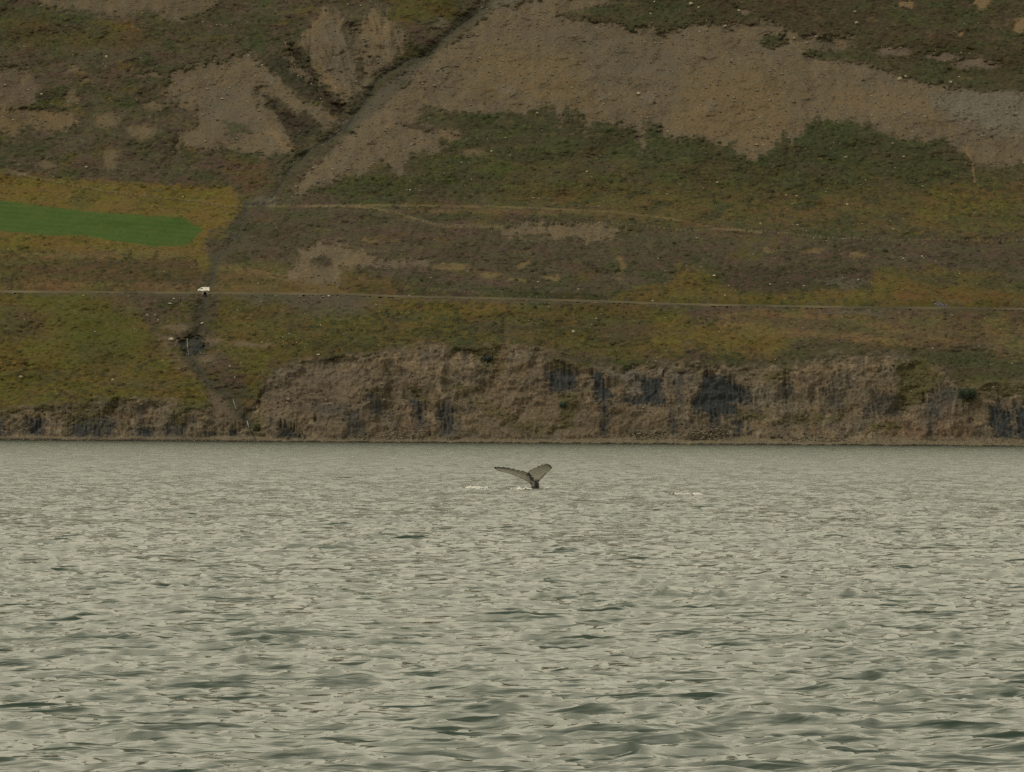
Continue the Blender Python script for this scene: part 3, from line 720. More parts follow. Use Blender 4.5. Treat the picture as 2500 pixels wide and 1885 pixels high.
# rocky step with the upper fall and outcrops along the brook
paint(area(Z(4, (1140, 760), (1220, 745), (1310, 745), (1310, 820), (1270, 850), (1180, 850)), 4, 0.8, 4), dark, veg=0, rock=0.9)
for c in ((420, 832, 20, 12), (520, 834, 22, 9), (500, 878, 26, 14), (430, 800, 30, 8), (610, 842, 60, 5)):
    paint(blob(*c) * 0.8, col(98, 84, 62), veg=0.2, rock=0.7)
paint(area(Z(4, (1000, 700), (1100, 830), (1240, 960), (1340, 1050), (1500, 1170), (1640, 1290), (1600, 1300), (1350, 1200), (1340, 1090), (1180, 960), (1060, 860)), 6, 1, 5) * 0.6, col(96, 82, 56), veg=0.5, scr=0.5)
paint(area(Z(4, (1350, 1090), (1420, 1110), (1560, 1240), (1640, 1300), (1400, 1290), (1340, 1200)), 8, 1, 5) * 0.8, col(90, 78, 60), veg=0.1, rock=0.5, scr=0.5)

# stream, whole length (chart pixels)
STREAM = Z(2, (1080, -300), (940, 40), (700, 215), (560, 360), (440, 385), (240, 512), (200, 590), (140, 670), (26, 838)) + \
         Z(1, (2000, 962), (1870, 1080), (1780, 1230), (1700, 1322)) + Z(4, (1580, -110), (1560, 20), (1480, 170), (1400, 232), (1380, 292), (1360, 372), (1340, 430), (1322, 490), (1300, 560), (1288, 640), (1300, 700), (1212, 752), (1212, 860), (1262, 930), (1340, 1050), (1430, 1100), (1502, 1150), (1520, 1212), (1592, 1292), (1622, 1372), (1645, 1408))
sd = line_d(STREAM, 0.25)
upper = smooth(640, 400, GY)
paint(smooth(16, 4, sd + 6 * fine) * 0.55 * upper, col(66, 68, 44), veg=0.8)
paint(smooth(26, 6, sd + 9 * fine + 6 * mid) * (0.45 - 0.3 * upper), col(64, 61, 42), veg=0.9)
paint(smooth(11, 3, sd + 5 * fine + 3 * speck) * 0.7, col(66, 62, 48), veg=0.5, rock=0.5)
paint(blob(650, 490, 26, 12) * 0.7, col(94, 90, 72), scr=0.8)

# beach and tide line
bw = smooth(beach_v + 4, beach_v - 2, GV + 4 * fine)
paint(bw, beachc, veg=0, rock=0.2, scr=1)
paint(bw * smooth(0.1, 0.6, fine) * 0.6, col(112, 100, 76))
lw = smooth(700, 560, GX)
paint(smooth(8, 2, GV + 4 * mid) * lw, col(58, 52, 42), veg=0, rock=0.9)
paint(smooth(3.6, 1.8, GV + 1.2 * fine), wet, veg=0, rock=0.5, scr=0)

COV *= (1 - 0.13 * np.clip(VEG, 0, 1) + 0.16 * cl * np.clip(1 - DARKW * 1.5, 0, 1) * (1 - np.clip(VEG, 0, 1)))[..., None]
# ------------------------------------------------------------------ relief
dY = np.zeros_like(GX)
above = smooth(cl_v, cl_v + 50, GV)
dY += above * (7 * fbm(MX / 70, MS / 90, 3, 101) + 3 * fbm(MX / 22, MS / 34, 3, 103))
dY += above * 1.0 * fbm(MX / 7 + 1.5 * mid, MS / 16, 3, 105) * (1 - 0.85 * fieldw)
# gullies
gully_w = 26 * upper + 9
dY += 6 * upper * np.clip(1 - sd / 62, 0, 1) ** 1.2 + 3.0 * np.clip(1 - sd / 20, 0, 1) * smooth(2, 40, GV)
for pts, D0, wd in ((Z(5, (1060, 640), (1070, 760), (1000, 960), (960, 1100)), 4, 30), (Z(6, (1500, 880), (1480, 1080), (1420, 1240)), 3, 30), (Z(1, (1680, 600), (1800, 760), (1960, 880)), 9, 30),
                    (Z(1, (1880, 330), (2040, 560), (2200, 720)), 10, 26), (Z(5, (330, 960), (330, 1200), (430, 1380)), 4, 18), (Z(2, (60, 190), (140, 330), (160, 480)), 8, 24), (Z(1, (1100, 760), (1150, 900), (1080, 1120)), 3, 22)):
    dY += D0 * np.clip(1 - line_d(pts, 0.8) / wd, 0, 1)
# scars sit a little lower than the turf round them, with a lip at the top
bareW = np.clip(SCR, 0, 1) * smooth(rd_v, rd_v + 20, GV)
dY += 1.8 * bareW
# badland flutes
dY += wS3 * 5 * (ridged(MX / 9 + MS / 60, MS / 60, 3, 107) - 0.6)
dY += wS1 * 0.9 * (0.6 - ridged(MX / 11, MS / 26, 4, 109)) + wR1 * 1.0 * (0.5 - ridged(MX / 5, MS / 5, 4, 111))
# sea cliff: buttresses, columns, ledges, blocks
clf = smooth(cl_v + 6, cl_v - 10, GV) * smooth(beach_v - 2, beach_v + 8, GV)
lump = fbm(MX / 26 + 0.4 * mid, MV / 30, 3, 121)
dY += clf * (4.5 * lump + (2.5 + 1.4 * smooth(700, 560, GX)) * (0.5 - ridged(MX / 6.5 + 0.8 * mid, MV / 26, 4, 123)) + 0.7 * (0.5 - ridged(MX / 7, MV / 8, 4, 126)) + 0.25 * (0.5 - ridged(MX / 2.2, MV / 3.4, 3, 125)))
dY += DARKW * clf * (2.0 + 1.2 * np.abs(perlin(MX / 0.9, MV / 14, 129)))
dY += 3.2 * blob(770, 1025, 5, 4, 0.3, 0.1)                       # small cave above the shore
dY += 2.2 * blob(1050, 1062, 3, 3, 0.3, 0.1)
dY += 4.0 * area(Z(4, (1790, 1330), (1880, 1340), (1960, 1400), (1840, 1405)), 6) * 0.8
dY += 3.0 * area(Z(4, (1140, 760), (1220, 745), (1310, 745), (1310, 830), (1180, 850)), 6)
dY += 1.6 * (1 - SMOOTH) * ROCK * (1 - clf) * (0.5 - ridged(MX / 3.4, MS / 4.5, 4, 131))
dY *= smooth(0, 6, GV)
YD = YY + dY
mono = np.maximum.accumulate(YD - 0.02 * np.arange(nR)[:, None], axis=0) + 0.02 * np.arange(nR)[:, None]
keepm = blur_cols(smooth(cl_v + 60, cl_v + 10, GV), 6)
YD = YD + (mono - YD) * keepm
P = CAM + D * YD[..., None]
tu = np.gradient(P, axis=1); tv = np.gradient(P, axis=0)
NRM = np.cross(tu, tv); NRM /= np.linalg.norm(NRM, axis=-1, keepdims=True) + 1e-9
NRM *= np.sign(-NRM[..., 1:2] + 1e-9)
tuss = 0.34 * fbm(MX / 2.6, MS / 2.2, 3, 141) + 0.22 * np.abs(fbm(MX / 1.1, MS / 1.0, 2, 143))
tuss = tuss + 0.55 * CL1
bumpd = VEG * tuss + SCR * 0.22 * fbm(MX / 1.6, MS / 1.6, 3, 145) + ROCK * 0.2 * fbm(MX / 1.4, MV / 1.6, 3, 147)
bumpd *= smooth(0, 5, GV) * (1 - 0.9 * fieldw)
P = P + NRM * bumpd[..., None]
P[..., 2] += smooth(16, 3, GV) * (0.34 * fbm(MX / 11, MV * 0, 3, 151) + 0.22 * fbm(MX / 2.2, MV * 0, 2, 153))

def at(px, py):
    """point and normal of the ground at a chart position"""
    px = np.atleast_1d(np.asarray(px, float)); py = np.atleast_1d(np.asarray(py, float))
    c = np.clip(np.interp(px, PX, np.arange(nC)), 0, nC - 1.001)
    r = np.clip(np.interp(shore_y(px) - py, PVV, np.arange(nR)), 0, nR - 1.001)
    c0 = c.astype(int); r0 = r.astype(int); fc = (c - c0)[:, None]; fr = (r - r0)[:, None]
    def g(Aa): return (Aa[r0, c0] * (1 - fc) * (1 - fr) + Aa[r0, c0 + 1] * fc * (1 - fr) + Aa[r0 + 1, c0] * (1 - fc) * fr + Aa[r0 + 1, c0 + 1] * fc * fr)
    return g(P), g(NRM)
def at_val(Aa, px, py):
    c = np.clip(np.round(np.interp(px, PX, np.arange(nC))).astype(int), 0, nC - 1)
    r = np.clip(np.round(np.interp(shore_y(px) - py, PVV, np.arange(nR))).astype(int), 0, nR - 1)
    return Aa[r, c]

# road bench: cut the ground under the carriageway so the road lies on it
RPX = np.arange(-420, 2960, 8.0)
rp, _ = at(RPX, road_y(RPX) + 1.0)
ker = np.ones(25) / 25
def smooth1(a, kk=ker):
    n = len(kk) // 2
    return np.convolve(np.pad(a, n, mode='edge'), kk, 'valid')
RC = np.stack([rp[:, 0], smooth1(rp[:, 1]), rp[:, 2]], -1)
dirs = rays(RPX, road_y(RPX) + 1.0)
RC = CAM + dirs * (RC[:, 1:2] - 3.0)                          # outer edge of the carriageway, smoothed in plan
RC[:, 2] = smooth1(RC[:, 2], np.ones(9) / 9)
road_edge_Y = np.interp(P[..., 0], RC[:, 0], RC[:, 1]); road_edge_Z = np.interp(P[..., 0], RC[:, 0], RC[:, 2])
off = P[..., 1] - road_edge_Y                          # metres behind the outer edge
near = (np.abs(off) < 40) & (np.abs(P[..., 2] - road_edge_Z) < 20)
back = np.where(near & (off > -1.2) & (off < 7.2), road_edge_Z - 0.75, np.inf)
P[..., 2] = np.minimum(P[..., 2], back)
rise = near & (off >= 7.2) & (off < 30)
P[..., 2] = np.where(rise, np.minimum(P[..., 2], road_edge_Z - 0.3 + (off - 7.2) * 1.1), P[..., 2])
bank = near & (off <= -1.2) & (off > -14)
P[..., 2] = np.where(bank, np.minimum(np.maximum(P[..., 2], road_edge_Z - 0.8 + (off + 1.2) * 0.75), road_edge_Z - 0.75), P[..., 2])
on_rd = near & (off > -4.0) & (off < 9.5)
fillw = smooth(14, 3, np.abs(GY - road_y(GX) - 7)) * (GY > road_y(GX))
gravel_fill = 0.65 * smooth(-0.3, 0.3, mid + 0.4) * fillw * smooth(2300, 1500, GX)  # patchy grey gravel on the fill slope just below the road
paint(gravel_fill * 0.7, col(82, 74, 60), scr=0.6)

# ------------------------------------------------------------------ hillside meshes (one grid, split by what the ground is)
tu = np.gradient(P, axis=1); tv = np.gradient(P, axis=0)
NRM = np.cross(tu, tv); NRM /= np.linalg.norm(NRM, axis=-1, keepdims=True) + 1e-9
NRM *= np.sign(-NRM[..., 1:2] + 1e-9)
M_GROUND = mat_ground()
skirt = P[0].copy(); skirt[:, 1] -= 14; skirt[:, 2] = -5.0
topb = P[-1].copy(); topb[:, 1] += 900; topb[:, 2] += 60
Pf = np.concatenate([skirt[None], P, topb[None]], 0)
Nf = np.concatenate([NRM[:1], NRM, NRM[-1:]], 0)
Cf = np.concatenate([COV[:1], COV, COV[-1:]], 0)
Rf = np.stack([VEG, ROCK, SCR, np.ones_like(VEG)], -1); Rf = np.concatenate([Rf[:1], Rf, Rf[-1:]], 0)
nRf = nR + 2
idx = np.arange(nRf * nC).reshape(nRf, nC)
quads = np.stack([idx[:-1, :-1], idx[:-1, 1:], idx[1:, 1:], idx[1:, :-1]], -1)
cls = np.zeros((nRf - 1, nC - 1), int)
kc = np.concatenate([np.ones((1, nC)) * 0, (cl > 0.5).astype(float)], 0)[:nRf - 1, :nC - 1]
kb = np.concatenate([np.ones((1, nC)), (GV < beach_v + 1).astype(float)], 0)[:nRf - 1, :nC - 1]
kf = np.concatenate([np.zeros((1, nC)), (fieldw > 0.5).astype(float)], 0)[:nRf - 1, :nC - 1]
def pad_to(a): return np.concatenate([a, a[-1:]], 0)[:nRf - 1]
kc, kb, kf = (pad_to(a) for a in (kc, kb, kf))
cls[kc > 0.5] = 1; cls[kf > 0.5] = 2; cls[kb > 0.5] = 3
for ci, (nm, lb) in enumerate((('hillside', 'heath and scree covered slope rising from the fjord'), ('sea_cliff', 'brown and dark rock cliff along the far shore'),
                               ('hay_field', 'bright green mown field on the slope'), ('beach', 'narrow stony beach below the cliffs'))):
    q = quads[cls == ci]
    used, inv = np.unique(q, return_inverse=True)
    me = mesh_np(nm, Pf.reshape(-1, 3)[used], inv.reshape(q.shape))
    put_color(me, 'cover', np.concatenate([Cf.reshape(-1, 3)[used], np.ones((len(used), 1))], 1))
    put_color(me, 'relief', Rf.reshape(-1, 4)[used])
    o = obj(nm, me, mat=M_GROUND)
    tag(o, lb, None, None, 'structure')

# ------------------------------------------------------------------ sea
def ocean_tile(L, n, lam_lo, lam_hi, lam_peak, wind, seed, spread=2.0):
    r = np.random.default_rng(seed)
    kf_ = np.fft.fftfreq(n, d=L / n) * 2 * math.pi
    kx, ky = np.meshgrid(kf_, kf_)
    kk = np.hypot(kx, ky); kk[0, 0] = 1e-6
    lam = 2 * math.pi / kk
    kp = 2 * math.pi / lam_peak
    S = np.exp(-1.25 * (kp / kk) ** 2) / kk ** 3.7
    ca = (kx * math.cos(wind) + ky * math.sin(wind)) / kk
    S *= np.abs(ca) ** spread * 0.9 + 0.1
    S *= (lam >= lam_lo) & (lam < lam_hi)
    a = np.sqrt(S) * (2 * math.pi / L) * (r.normal(size=kk.shape) + 1j * r.normal(size=kk.shape))
    a[0, 0] = 0
    f = n * n
    h = np.fft.ifft2(a).real * f
    dx = np.fft.ifft2(-1j * kx / kk * a).real * f; dy_ = np.fft.ifft2(-1j * ky / kk * a).real * f
    return h, dx, dy_

def bil(T, x, y, L):
    n = T.shape[0]
    u = (x / L) % 1.0 * n; v = (y / L) % 1.0 * n
    i0 = np.floor(u).astype(int); j0 = np.floor(v).astype(int); fu = u - i0; fv = v - j0
    i1 = (i0 + 1) % n; j1 = (j0 + 1) % n; i0 %= n; j0 %= n
    return (T[j0, i0] * (1 - fu) + T[j0, i1] * fu) * (1 - fv) + (T[j1, i0] * (1 - fu) + T[j1, i1] * fu) * fv

WIND = math.radians(76)
LP = 3.1
TA = ocean_tile(171.0, 1024, 2.2, 40, LP, WIND, 3, 5.0)
TB = ocean_tile(38.3, 1024, 0.24, 2.2, LP, WIND + 0.25, 4, 5.0)
RMS = 0.041
sc_ = RMS / math.sqrt(TA[0].var() + TB[0].var())
SMALL = 0.95
CH = 1.1
ca, sa = math.cos(0.35), math.sin(0.35)
def wave_at(X, Y, fb, fa):
    bx, by = X * ca - Y * sa, X * sa + Y * ca
    hA = [bil(t, X, Y, 171.0) * sc_ for t in TA]
    hB = [bil(t, bx, by, 38.3) * sc_ * SMALL for t in TB]
    gust = np.clip(1.0 + 0.5 * fbm(X / 9, Y / 30, 3, 201), 0.45, 1.5)
    h = gust * (hA[0] * fa + hB[0] * fb)
    return np.stack([X - CH * gust * (hA[1] * fa + (hB[1] * ca + hB[2] * sa) * fb), Y - CH * gust * (hA[2] * fa + (-hB[1] * sa + hB[2] * ca) * fb), h], -1)

STEP = 0.00074 / KD
ang = np.arange(-240, 241) * STEP
sang = np.cumsum(np.linspace(0.0015, 0.09, 26)) / KD
ang = np.concatenate([(ang[0] - sang)[::-1], ang, ang[-1] + sang])       # odd count, every other one carries on far out
rows = [30.0 * KD]
while rows[-1] < 300 * KD: rows.append(rows[-1] * 1.0026)
frows = [rows[-1]]
while frows[-1] < 1705 * KD: frows.append(frows[-1] + min(1.3 + (frows[-1] - 300 * KD) * 0.0016, 2.9))
frows.append(1720.0 * KD)
def block(angv, rowv):
    AA, RR = np.meshgrid(angv, np.array(rowv))
    fb = smooth(620 * KD, 260 * KD, RR) * smooth(0.30, 0.20, np.abs(AA) * KD); fa = smooth(0.9, 0.25, np.abs(AA) * KD) * (1 + 1.0 * smooth(160 * KD, 480 * KD, RR))
    return wave_at(AA * RR, RR, fb, fa)
V1 = block(ang, rows); V2 = block(ang[::2], frows)
V1[-1, 1::2] = 0.5 * (V1[-1, 0:-1:2] + V1[-1, 2::2])
V2[0] = V1[-1, ::2]
V2[-1, :, 2] = 0
def quads_of(nr, nc, base):
    wi = np.arange(nr * nc).reshape(nr, nc) + base
    return np.stack([wi[:-1, :-1], wi[:-1, 1:], wi[1:, 1:], wi[1:, :-1]], -1).reshape(-1, 4)
wq = np.concatenate([quads_of(*V1.shape[:2], 0), quads_of(*V2.shape[:2], V1.shape[0] * V1.shape[1])])
me = mesh_np('sea', np.concatenate([V1.reshape(-1, 3), V2.reshape(-1, 3)]), wq)
M_WATER = mat_water()
sea = obj('sea', me, mat=M_WATER)
tag(sea, 'grey green choppy fjord water', None, None, 'structure')
def sea_z(x, y):
    x = np.atleast_1d(np.asarray(x, float)); y = np.atleast_1d(np.asarray(y, float))
    return wave_at(x, y, smooth(620 * KD, 260 * KD, y), np.ones_like(y))[..., 2]

# ------------------------------------------------------------------ road
M_ROAD = mat_plain('road_gravel', s2l((146, 136, 108)) * 0.26, 0.9, 0.2, 0.45, 0.04)
nrd = len(RC)
prof = [(-1.6, -1.1), (-0.6, -0.30), (0.0, 0.0), (3.7, 0.09), (7.4, 0.0), (7.5, -0.9)]
vz = 0.75 + 0.45 * fbm(RPX / 60, RPX * 0, 3, 161)           # the gravel verge is worn unevenly
rv = np.concatenate([RC + np.stack([RC[:, 0] * 0, np.full(nrd, a), (b * np.clip(vz, 0.15, 1.2) if a == -0.6 else np.full(nrd, b))], -1) for a, b in prof]).reshape(len(prof), nrd, 3)
ri = np.arange(len(prof) * nrd).reshape(len(prof), nrd)
rq = np.stack([ri[:-1, :-1], ri[:-1, 1:], ri[1:, 1:], ri[1:, :-1]], -1).reshape(-1, 4)
road = obj('road', mesh_np('road', rv.reshape(-1, 3), rq, False), mat=M_ROAD)
tag(road, 'pale grey road running along the whole hillside', None, None, 'structure')
def on_road(px, off=2.2):
    x = np.interp(px, RPX, RC[:, 0]); return Vector((x, np.interp(px, RPX, RC[:, 1]) + off, np.interp(px, RPX, RC[:, 2]) + 0.06))

# ------------------------------------------------------------------ white van
def make_van(loc, rotz):
    """x forward, y to its left"""
    t = empty('delivery_van', loc, rotz)
    white = mat_plain('van_white', (0.80, 0.78, 0.72), 0.35, 0.5, 0.03, 0.8)
    glass = mat_plain('van_glass', (0.02, 0.025, 0.03), 0.08, 0.6)
    black = mat_plain('van_black_plastic', (0.025, 0.025, 0.025), 0.6, 0.3)
    tyre = mat_plain('van_tyre', (0.02, 0.02, 0.02), 0.85, 0.2)
    steel = mat_plain('van_rim', (0.35, 0.35, 0.36), 0.4, 0.5, 0, 1, 0, 0.6)
    red = mat_plain('van_tail_red', (0.35, 0.02, 0.015), 0.3, 0.5)
    lampm = mat_plain('van_headlamp', (0.6, 0.6, 0.58), 0.15, 0.6)
    L2 = 2.85
    side = [(-L2, 0.42), (-L2, 1.3), (-L2 + 0.06, 2.18), (-L2 + 0.25, 2.30), (0.75, 2.32), (1.05, 2.24), (1.85, 1.50), (2.55, 1.28), (2.80, 1.02), (2.85, 0.60), (2.78, 0.40)]
    # wheel arches cut into the lower edge
    low = []
    for cx in (1.92, -1.75):
        arc = [(cx + 0.44 * math.cos(a), 0.40 + 0.44 * math.sin(a)) for a in np.linspace(0, math.pi, 9)]
        low += arc if cx > 0 else arc
    outline = side + low
    b = MB(); n = len(outline)
    def yy(z): return 1.0 - 0.13 * max(0, (z - 1.15) / 1.15) - 0.02
    b.add([(x, -yy(z), z) for x, z in outline] + [(x, yy(z), z) for x, z in outline],
          [tuple(range(n))[::-1], tuple(range(n, 2 * n))] + [(i, (i + 1) % n, (i + 1) % n + n, i + n) for i in range(n)])
    me = b.mesh('body')
    bm = bmesh.new(); bm.from_mesh(me)
    ed = [e for e in bm.edges if len(e.link_faces) == 2 and e.calc_face_angle(0) > 0.7 and max(v.co.z for v in e.verts) > 0.95]
    bmesh.ops.bevel(bm, geom=ed, offset=0.06, segments=2, affect='EDGES', clamp_overlap=True)
    bm.to_mesh(me); bm.free()
    body = obj('body', me, t, white)
    def quad_panel(name, pts, parent, mat, thick=0.02, nrm=(0, 1, 0)):
        q = MB(); nv = Vector(nrm)
        q.add([tuple(Vector(p) + nv * thick) for p in pts] + [tuple(Vector(p) - nv * 0.05) for p in pts],
              [tuple(range(len(pts))), tuple(range(len(pts), 2 * len(pts)))[::-1]] + [(i, (i + 1) % len(pts), (i + 1) % len(pts) + len(pts), i + len(pts)) for i in range(len(pts))])
        return obj(name, q.mesh(name), parent, mat)
    quad_panel('windscreen', [(1.10, -0.76, 2.17), (1.10, 0.76, 2.17), (1.78, 0.86, 1.56), (1.78, -0.86, 1.56)], t, glass, 0.02, (0.68, 0, 0.73))
    for s_ in (-1, 1):
        y1, y2 = s_ * (yy(1.42) + 0.0), s_ * (yy(2.08) + 0.0)
        d = quad_panel('door', [(1.62, s_ * yy(0.6), 0.55), (1.72, s_ * yy(1.35), 1.36), (0.98, s_ * yy(2.14), 2.14), (0.32, s_ * yy(2.14), 2.14), (0.32, s_ * yy(0.6), 0.55)], t, white, 0.012, (0, s_, 0))
        quad_panel('window', [(1.58, y1, 1.44), (1.02, y2, 2.04), (0.42, y2, 2.04), (0.42, y1, 1.44)], d, glass, 0.028, (0, s_, 0))
        quad_panel('handle', [(0.55, s_ * yy(1.25), 1.22), (0.55, s_ * yy(1.25), 1.28), (0.38, s_ * yy(1.25), 1.28), (0.38, s_ * yy(1.25), 1.22)], d, black, 0.04, (0, s_, 0))
        m = MB(); m.box(1.55, s_ * 1.10, 1.52, 0.14, 0.22, 0.28); obj('mirror', m.mesh('mirror', bevel=0.03), t, black)
        quad_panel('side_moulding', [(0.22, s_ * yy(0.7), 0.64), (0.22, s_ * yy(0.7), 0.74), (-1.2, s_ * yy(0.7), 0.74), (-1.2, s_ * yy(0.7), 0.64)], t, black, 0.02, (0, s_, 0))
        q = MB()                                        # faint line of small lettering on the flank
        for k_, wdt in enumerate((0.10, 0.13, 0.08, 0.12, 0.10, 0.13, 0.09, 0.12, 0.11)):
            q.box(-0.45 - k_ * 0.16, s_ * (yy(1.88) + 0.01), 1.88, wdt, 0.02, 0.13)
        obj('lettering', q.mesh('lettering'), t, mat_plain('van_lettering', (0.30, 0.28, 0.22), 0.6, 0.3))
        quad_panel('headlight', [(2.60, s_ * 0.62, 0.98), (2.60, s_ * 0.95, 0.98), (2.50, s_ * 0.95, 1.18), (2.58, s_ * 0.62, 1.16)], t, lampm, 0.22, (1, 0, 0))
        quad_panel('tail_light', [(-L2, s_ * 0.80, 1.15), (-L2, s_ * 0.93, 1.15), (-L2, s_ * 0.93, 1.55), (-L2, s_ * 0.80, 1.55)], t, red, 0.02, (-1, 0, 0))
        for cx in (1.92, -1.75):
            w = MB(); w.tube([(cx, s_ * 0.72, 0.345), (cx, s_ * 0.76, 0.345), (cx, s_ * 0.93, 0.345), (cx, s_ * 0.96, 0.345)], [0.30, 0.345, 0.345, 0.31], 20)
            wo_ = obj('wheel', w.mesh('wheel'), t, tyre)
            w = MB(); w.tube([(cx, s_ * 0.90, 0.345), (cx, s_ * 0.972, 0.345), (cx, s_ * 0.965, 0.345)], [0.2, 0.2, 0.1], 14)
            obj('rim', w.mesh('rim'), wo_, steel)
    m = MB(); m.box(2.80, 0, 0.52, 0.16, 1.9, 0.28); obj('front_bumper', m.mesh('front_bumper', bevel=0.05), t, black)
    m = MB(); m.box(-2.86, 0, 0.50, 0.14, 1.8, 0.16); obj('rear_bumper', m.mesh('rear_bumper', bevel=0.03), t, black)
    m = MB(); m.box(0.0, 0, 0.40, 4.8, 1.5, 0.24); obj('chassis', m.mesh('chassis'), t, black)
    return tag(t, 'white delivery van driving along the road beside the gully', 'van')
vp = on_road(497, 2.0)
vdir = on_road(470, 2.0) - on_road(520, 2.0)
make_van(vp, math.atan2(vdir.y, vdir.x))

# ------------------------------------------------------------------ fences
M_POST = mat_plain('fence_post_wood', s2l((190, 172, 128)) * 0.65, 0.9, 0.1, 0.3, 3)
M_WIRE = mat_plain('fence_wire', (0.30, 0.28, 0.24), 0.6, 0.3)
post_meshes = []
for i in range(4):
    h = (1.25, 1.4, 1.15, 1.3)[i]; m = MB(); lean = ((0.03, 0.0), (-0.05, 0.02), (0.02, 0.05), (0.08, 0))[i]
    m.tube([(0, 0, -0.3), (lean[0] * 0.5, lean[1] * 0.5, h * 0.5), (lean[0], lean[1], h - 0.06), (lean[0], lean[1], h)], [0.065, 0.06, 0.055, 0.02], 6)
    me = m.mesh('post'); me.materials.append(M_POST); post_meshes.append(me)
def fence(label, pts, spacing, wires=3, scale=1.0, cat='fence'):
    pts = np.asarray(pts, float)
    seg = np.concatenate([[0], np.cumsum(np.hypot(*np.diff(pts, axis=0).T))])
    ss = np.arange(0, seg[-1], 1.0)
    pos, _ = at(np.interp(ss, seg, pts[:, 0]), np.interp(ss, seg, pts[:, 1]))
    d = np.concatenate([[0], np.cumsum(np.hypot(np.diff(pos[:, 0]), smooth1(np.diff(pos[:, 1]), np.ones(5) / 5) * 0.4))])
    q = np.arange(0, d[-1], spacing); q = q + np.array([random.uniform(-0.15, 0.15) for _ in q]) * spacing
    PP = np.stack([np.interp(q, d, pos[:, k_]) for k_ in range(3)], -1)
    root = empty('fence', tuple(PP[0]))
    tops = []
    for i, p in enumerate(PP):
        o = bpy.data.objects.new('post', post_meshes[random.randrange(4)]); C.objects.link(o); o.parent = root
        o.location = Vector(p) - Vector(PP[0]); o.rotation_euler = (0, 0, random.uniform(0, 6.28))
        sc1 = random.uniform(0.85, 1.12) * scale; o.scale = (1.0, 1.0, sc1); tops.append(1.2 * sc1)
    for wz in np.linspace(0.35, 0.92, wires):
        m = MB(); m.tube([Vector(p) - Vector(PP[0]) + Vector((0, 0, wz * tp)) for p, tp in zip(PP, tops)], 0.012, 3, False)
        obj('wire', m.mesh('wire'), root, M_WIRE)
    return tag(root, label, cat)
FENCE_R = Z(2, (-270, 1332), (0, 1330), (210, 1340), (340, 1365), (480, 1410), (620, 1450), (700, 1455), (1050, 1455), (1500, 1445), (1800, 1450), (2050, 1470)) + Z(6, (0, 67), (350, 60), (520, 72), (700, 90), (950, 118), (1200, 128), (2212, 132), (2700, 130))
fence('wooden post fence along the top of the yellow meadow above the green field', FENCE_L, 2.6)
fence('long wooden post and wire fence crossing the slope right of the gully', FENCE_R, 2.15)
fence('short line of posts along the uphill verge of the road', [(1040, 710), (1110, 712), (1250, 719), (1400, 724), (1540, 728)], 3.2, 2, 0.8)
fence('row of thin pale stakes down the bank beside the brook', [(480, 945), (490, 956), (500, 970), (511, 985)], 1.6, 1, 1.1, 'stakes')

# ------------------------------------------------------------------ boulders and loose stones
M_STONE = mat_plain('pale_stone', s2l((170, 162, 140)) * 0.68, 0.9, 0.15, 0.35, 1.6, 0.1)
def rock_mesh(name, seed, sub=2, flat=0.7):
    bm = bmesh.new(); bmesh.ops.create_icosphere(bm, subdivisions=sub, radius=1.0)
    r = random.Random(seed)
    planes = [(Vector((r.gauss(0, 1), r.gauss(0, 1), r.gauss(0, 1))).normalized(), r.uniform(0.55, 0.9)) for _ in range(9)]
    for v in bm.verts:
        for n_, d_ in planes:
            k_ = v.co.dot(n_)
            if k_ > d_: v.co -= n_ * (k_ - d_)
        v.co *= 1 + r.uniform(-0.05, 0.05)
        v.co.z *= flat
    me = bpy.data.meshes.new(name); bm.to_mesh(me); bm.free()
    return me
rock_meshes = [rock_mesh('boulder', i) for i in range(6)]
for me in rock_meshes: me.materials.append(M_STONE)
ORD = ['first', 'second', 'third', 'fourth', 'fifth', 'sixth', 'seventh', 'eighth', 'ninth', 'tenth', 'eleventh', 'twelfth', 'thirteenth', 'fourteenth', 'fifteenth']
zones = {
    'on the dark heath above the yellow meadow': [(260, 140, 10), (211, 410, 8), (160, 65, 5), (101, 231, 7), (348, 32, 6)],
    'on the gravel fan left of the gully': [(496, 281, 5), (560, 215, 5), (640, 160, 6)],
    'in the big bare scree': [(1088, 122, 6), (1559, 230, 12), (1312, 277, 6), (1939, 95, 8), (2197, 194, 12), (2211, 188, 8), (1770, 65, 10)],
    'on the moor above the big scree': [(1687, 13, 14), (1706, 19, 8), (1804, 28, 10), (2091, 59, 11), (2087, 30, 6), (1588, 34, 7), (2321, 202, 9)],
    'on the green slope between scree and long fence': [(1048, 289, 6), (1200, 372, 9), (1001, 467, 6), (1301, 486, 5), (1316, 486, 5), (1350, 501, 5), (1434, 420, 9), (2207, 384, 7), (2068, 501, 8), (1857, 547, 7), (1751, 448, 8), (1920, 480, 6), (1945, 482, 6), (1717, 463, 5)],
    'on the brown heath between fence and road': [(2206, 633, 9), (2251, 627, 7), (2292, 628, 6), (2095, 686, 8), (1880, 696, 7), (2180, 562, 10)],
    'on the grassy bank between road and cliff': [(51, 922, 10), (275, 929, 8), (1400, 812, 12), (640, 838, 7)],
    'beside the brook below the road': [(494, 791, 9), (418, 832, 16), (700, 985, 7)],
}
bi = 0
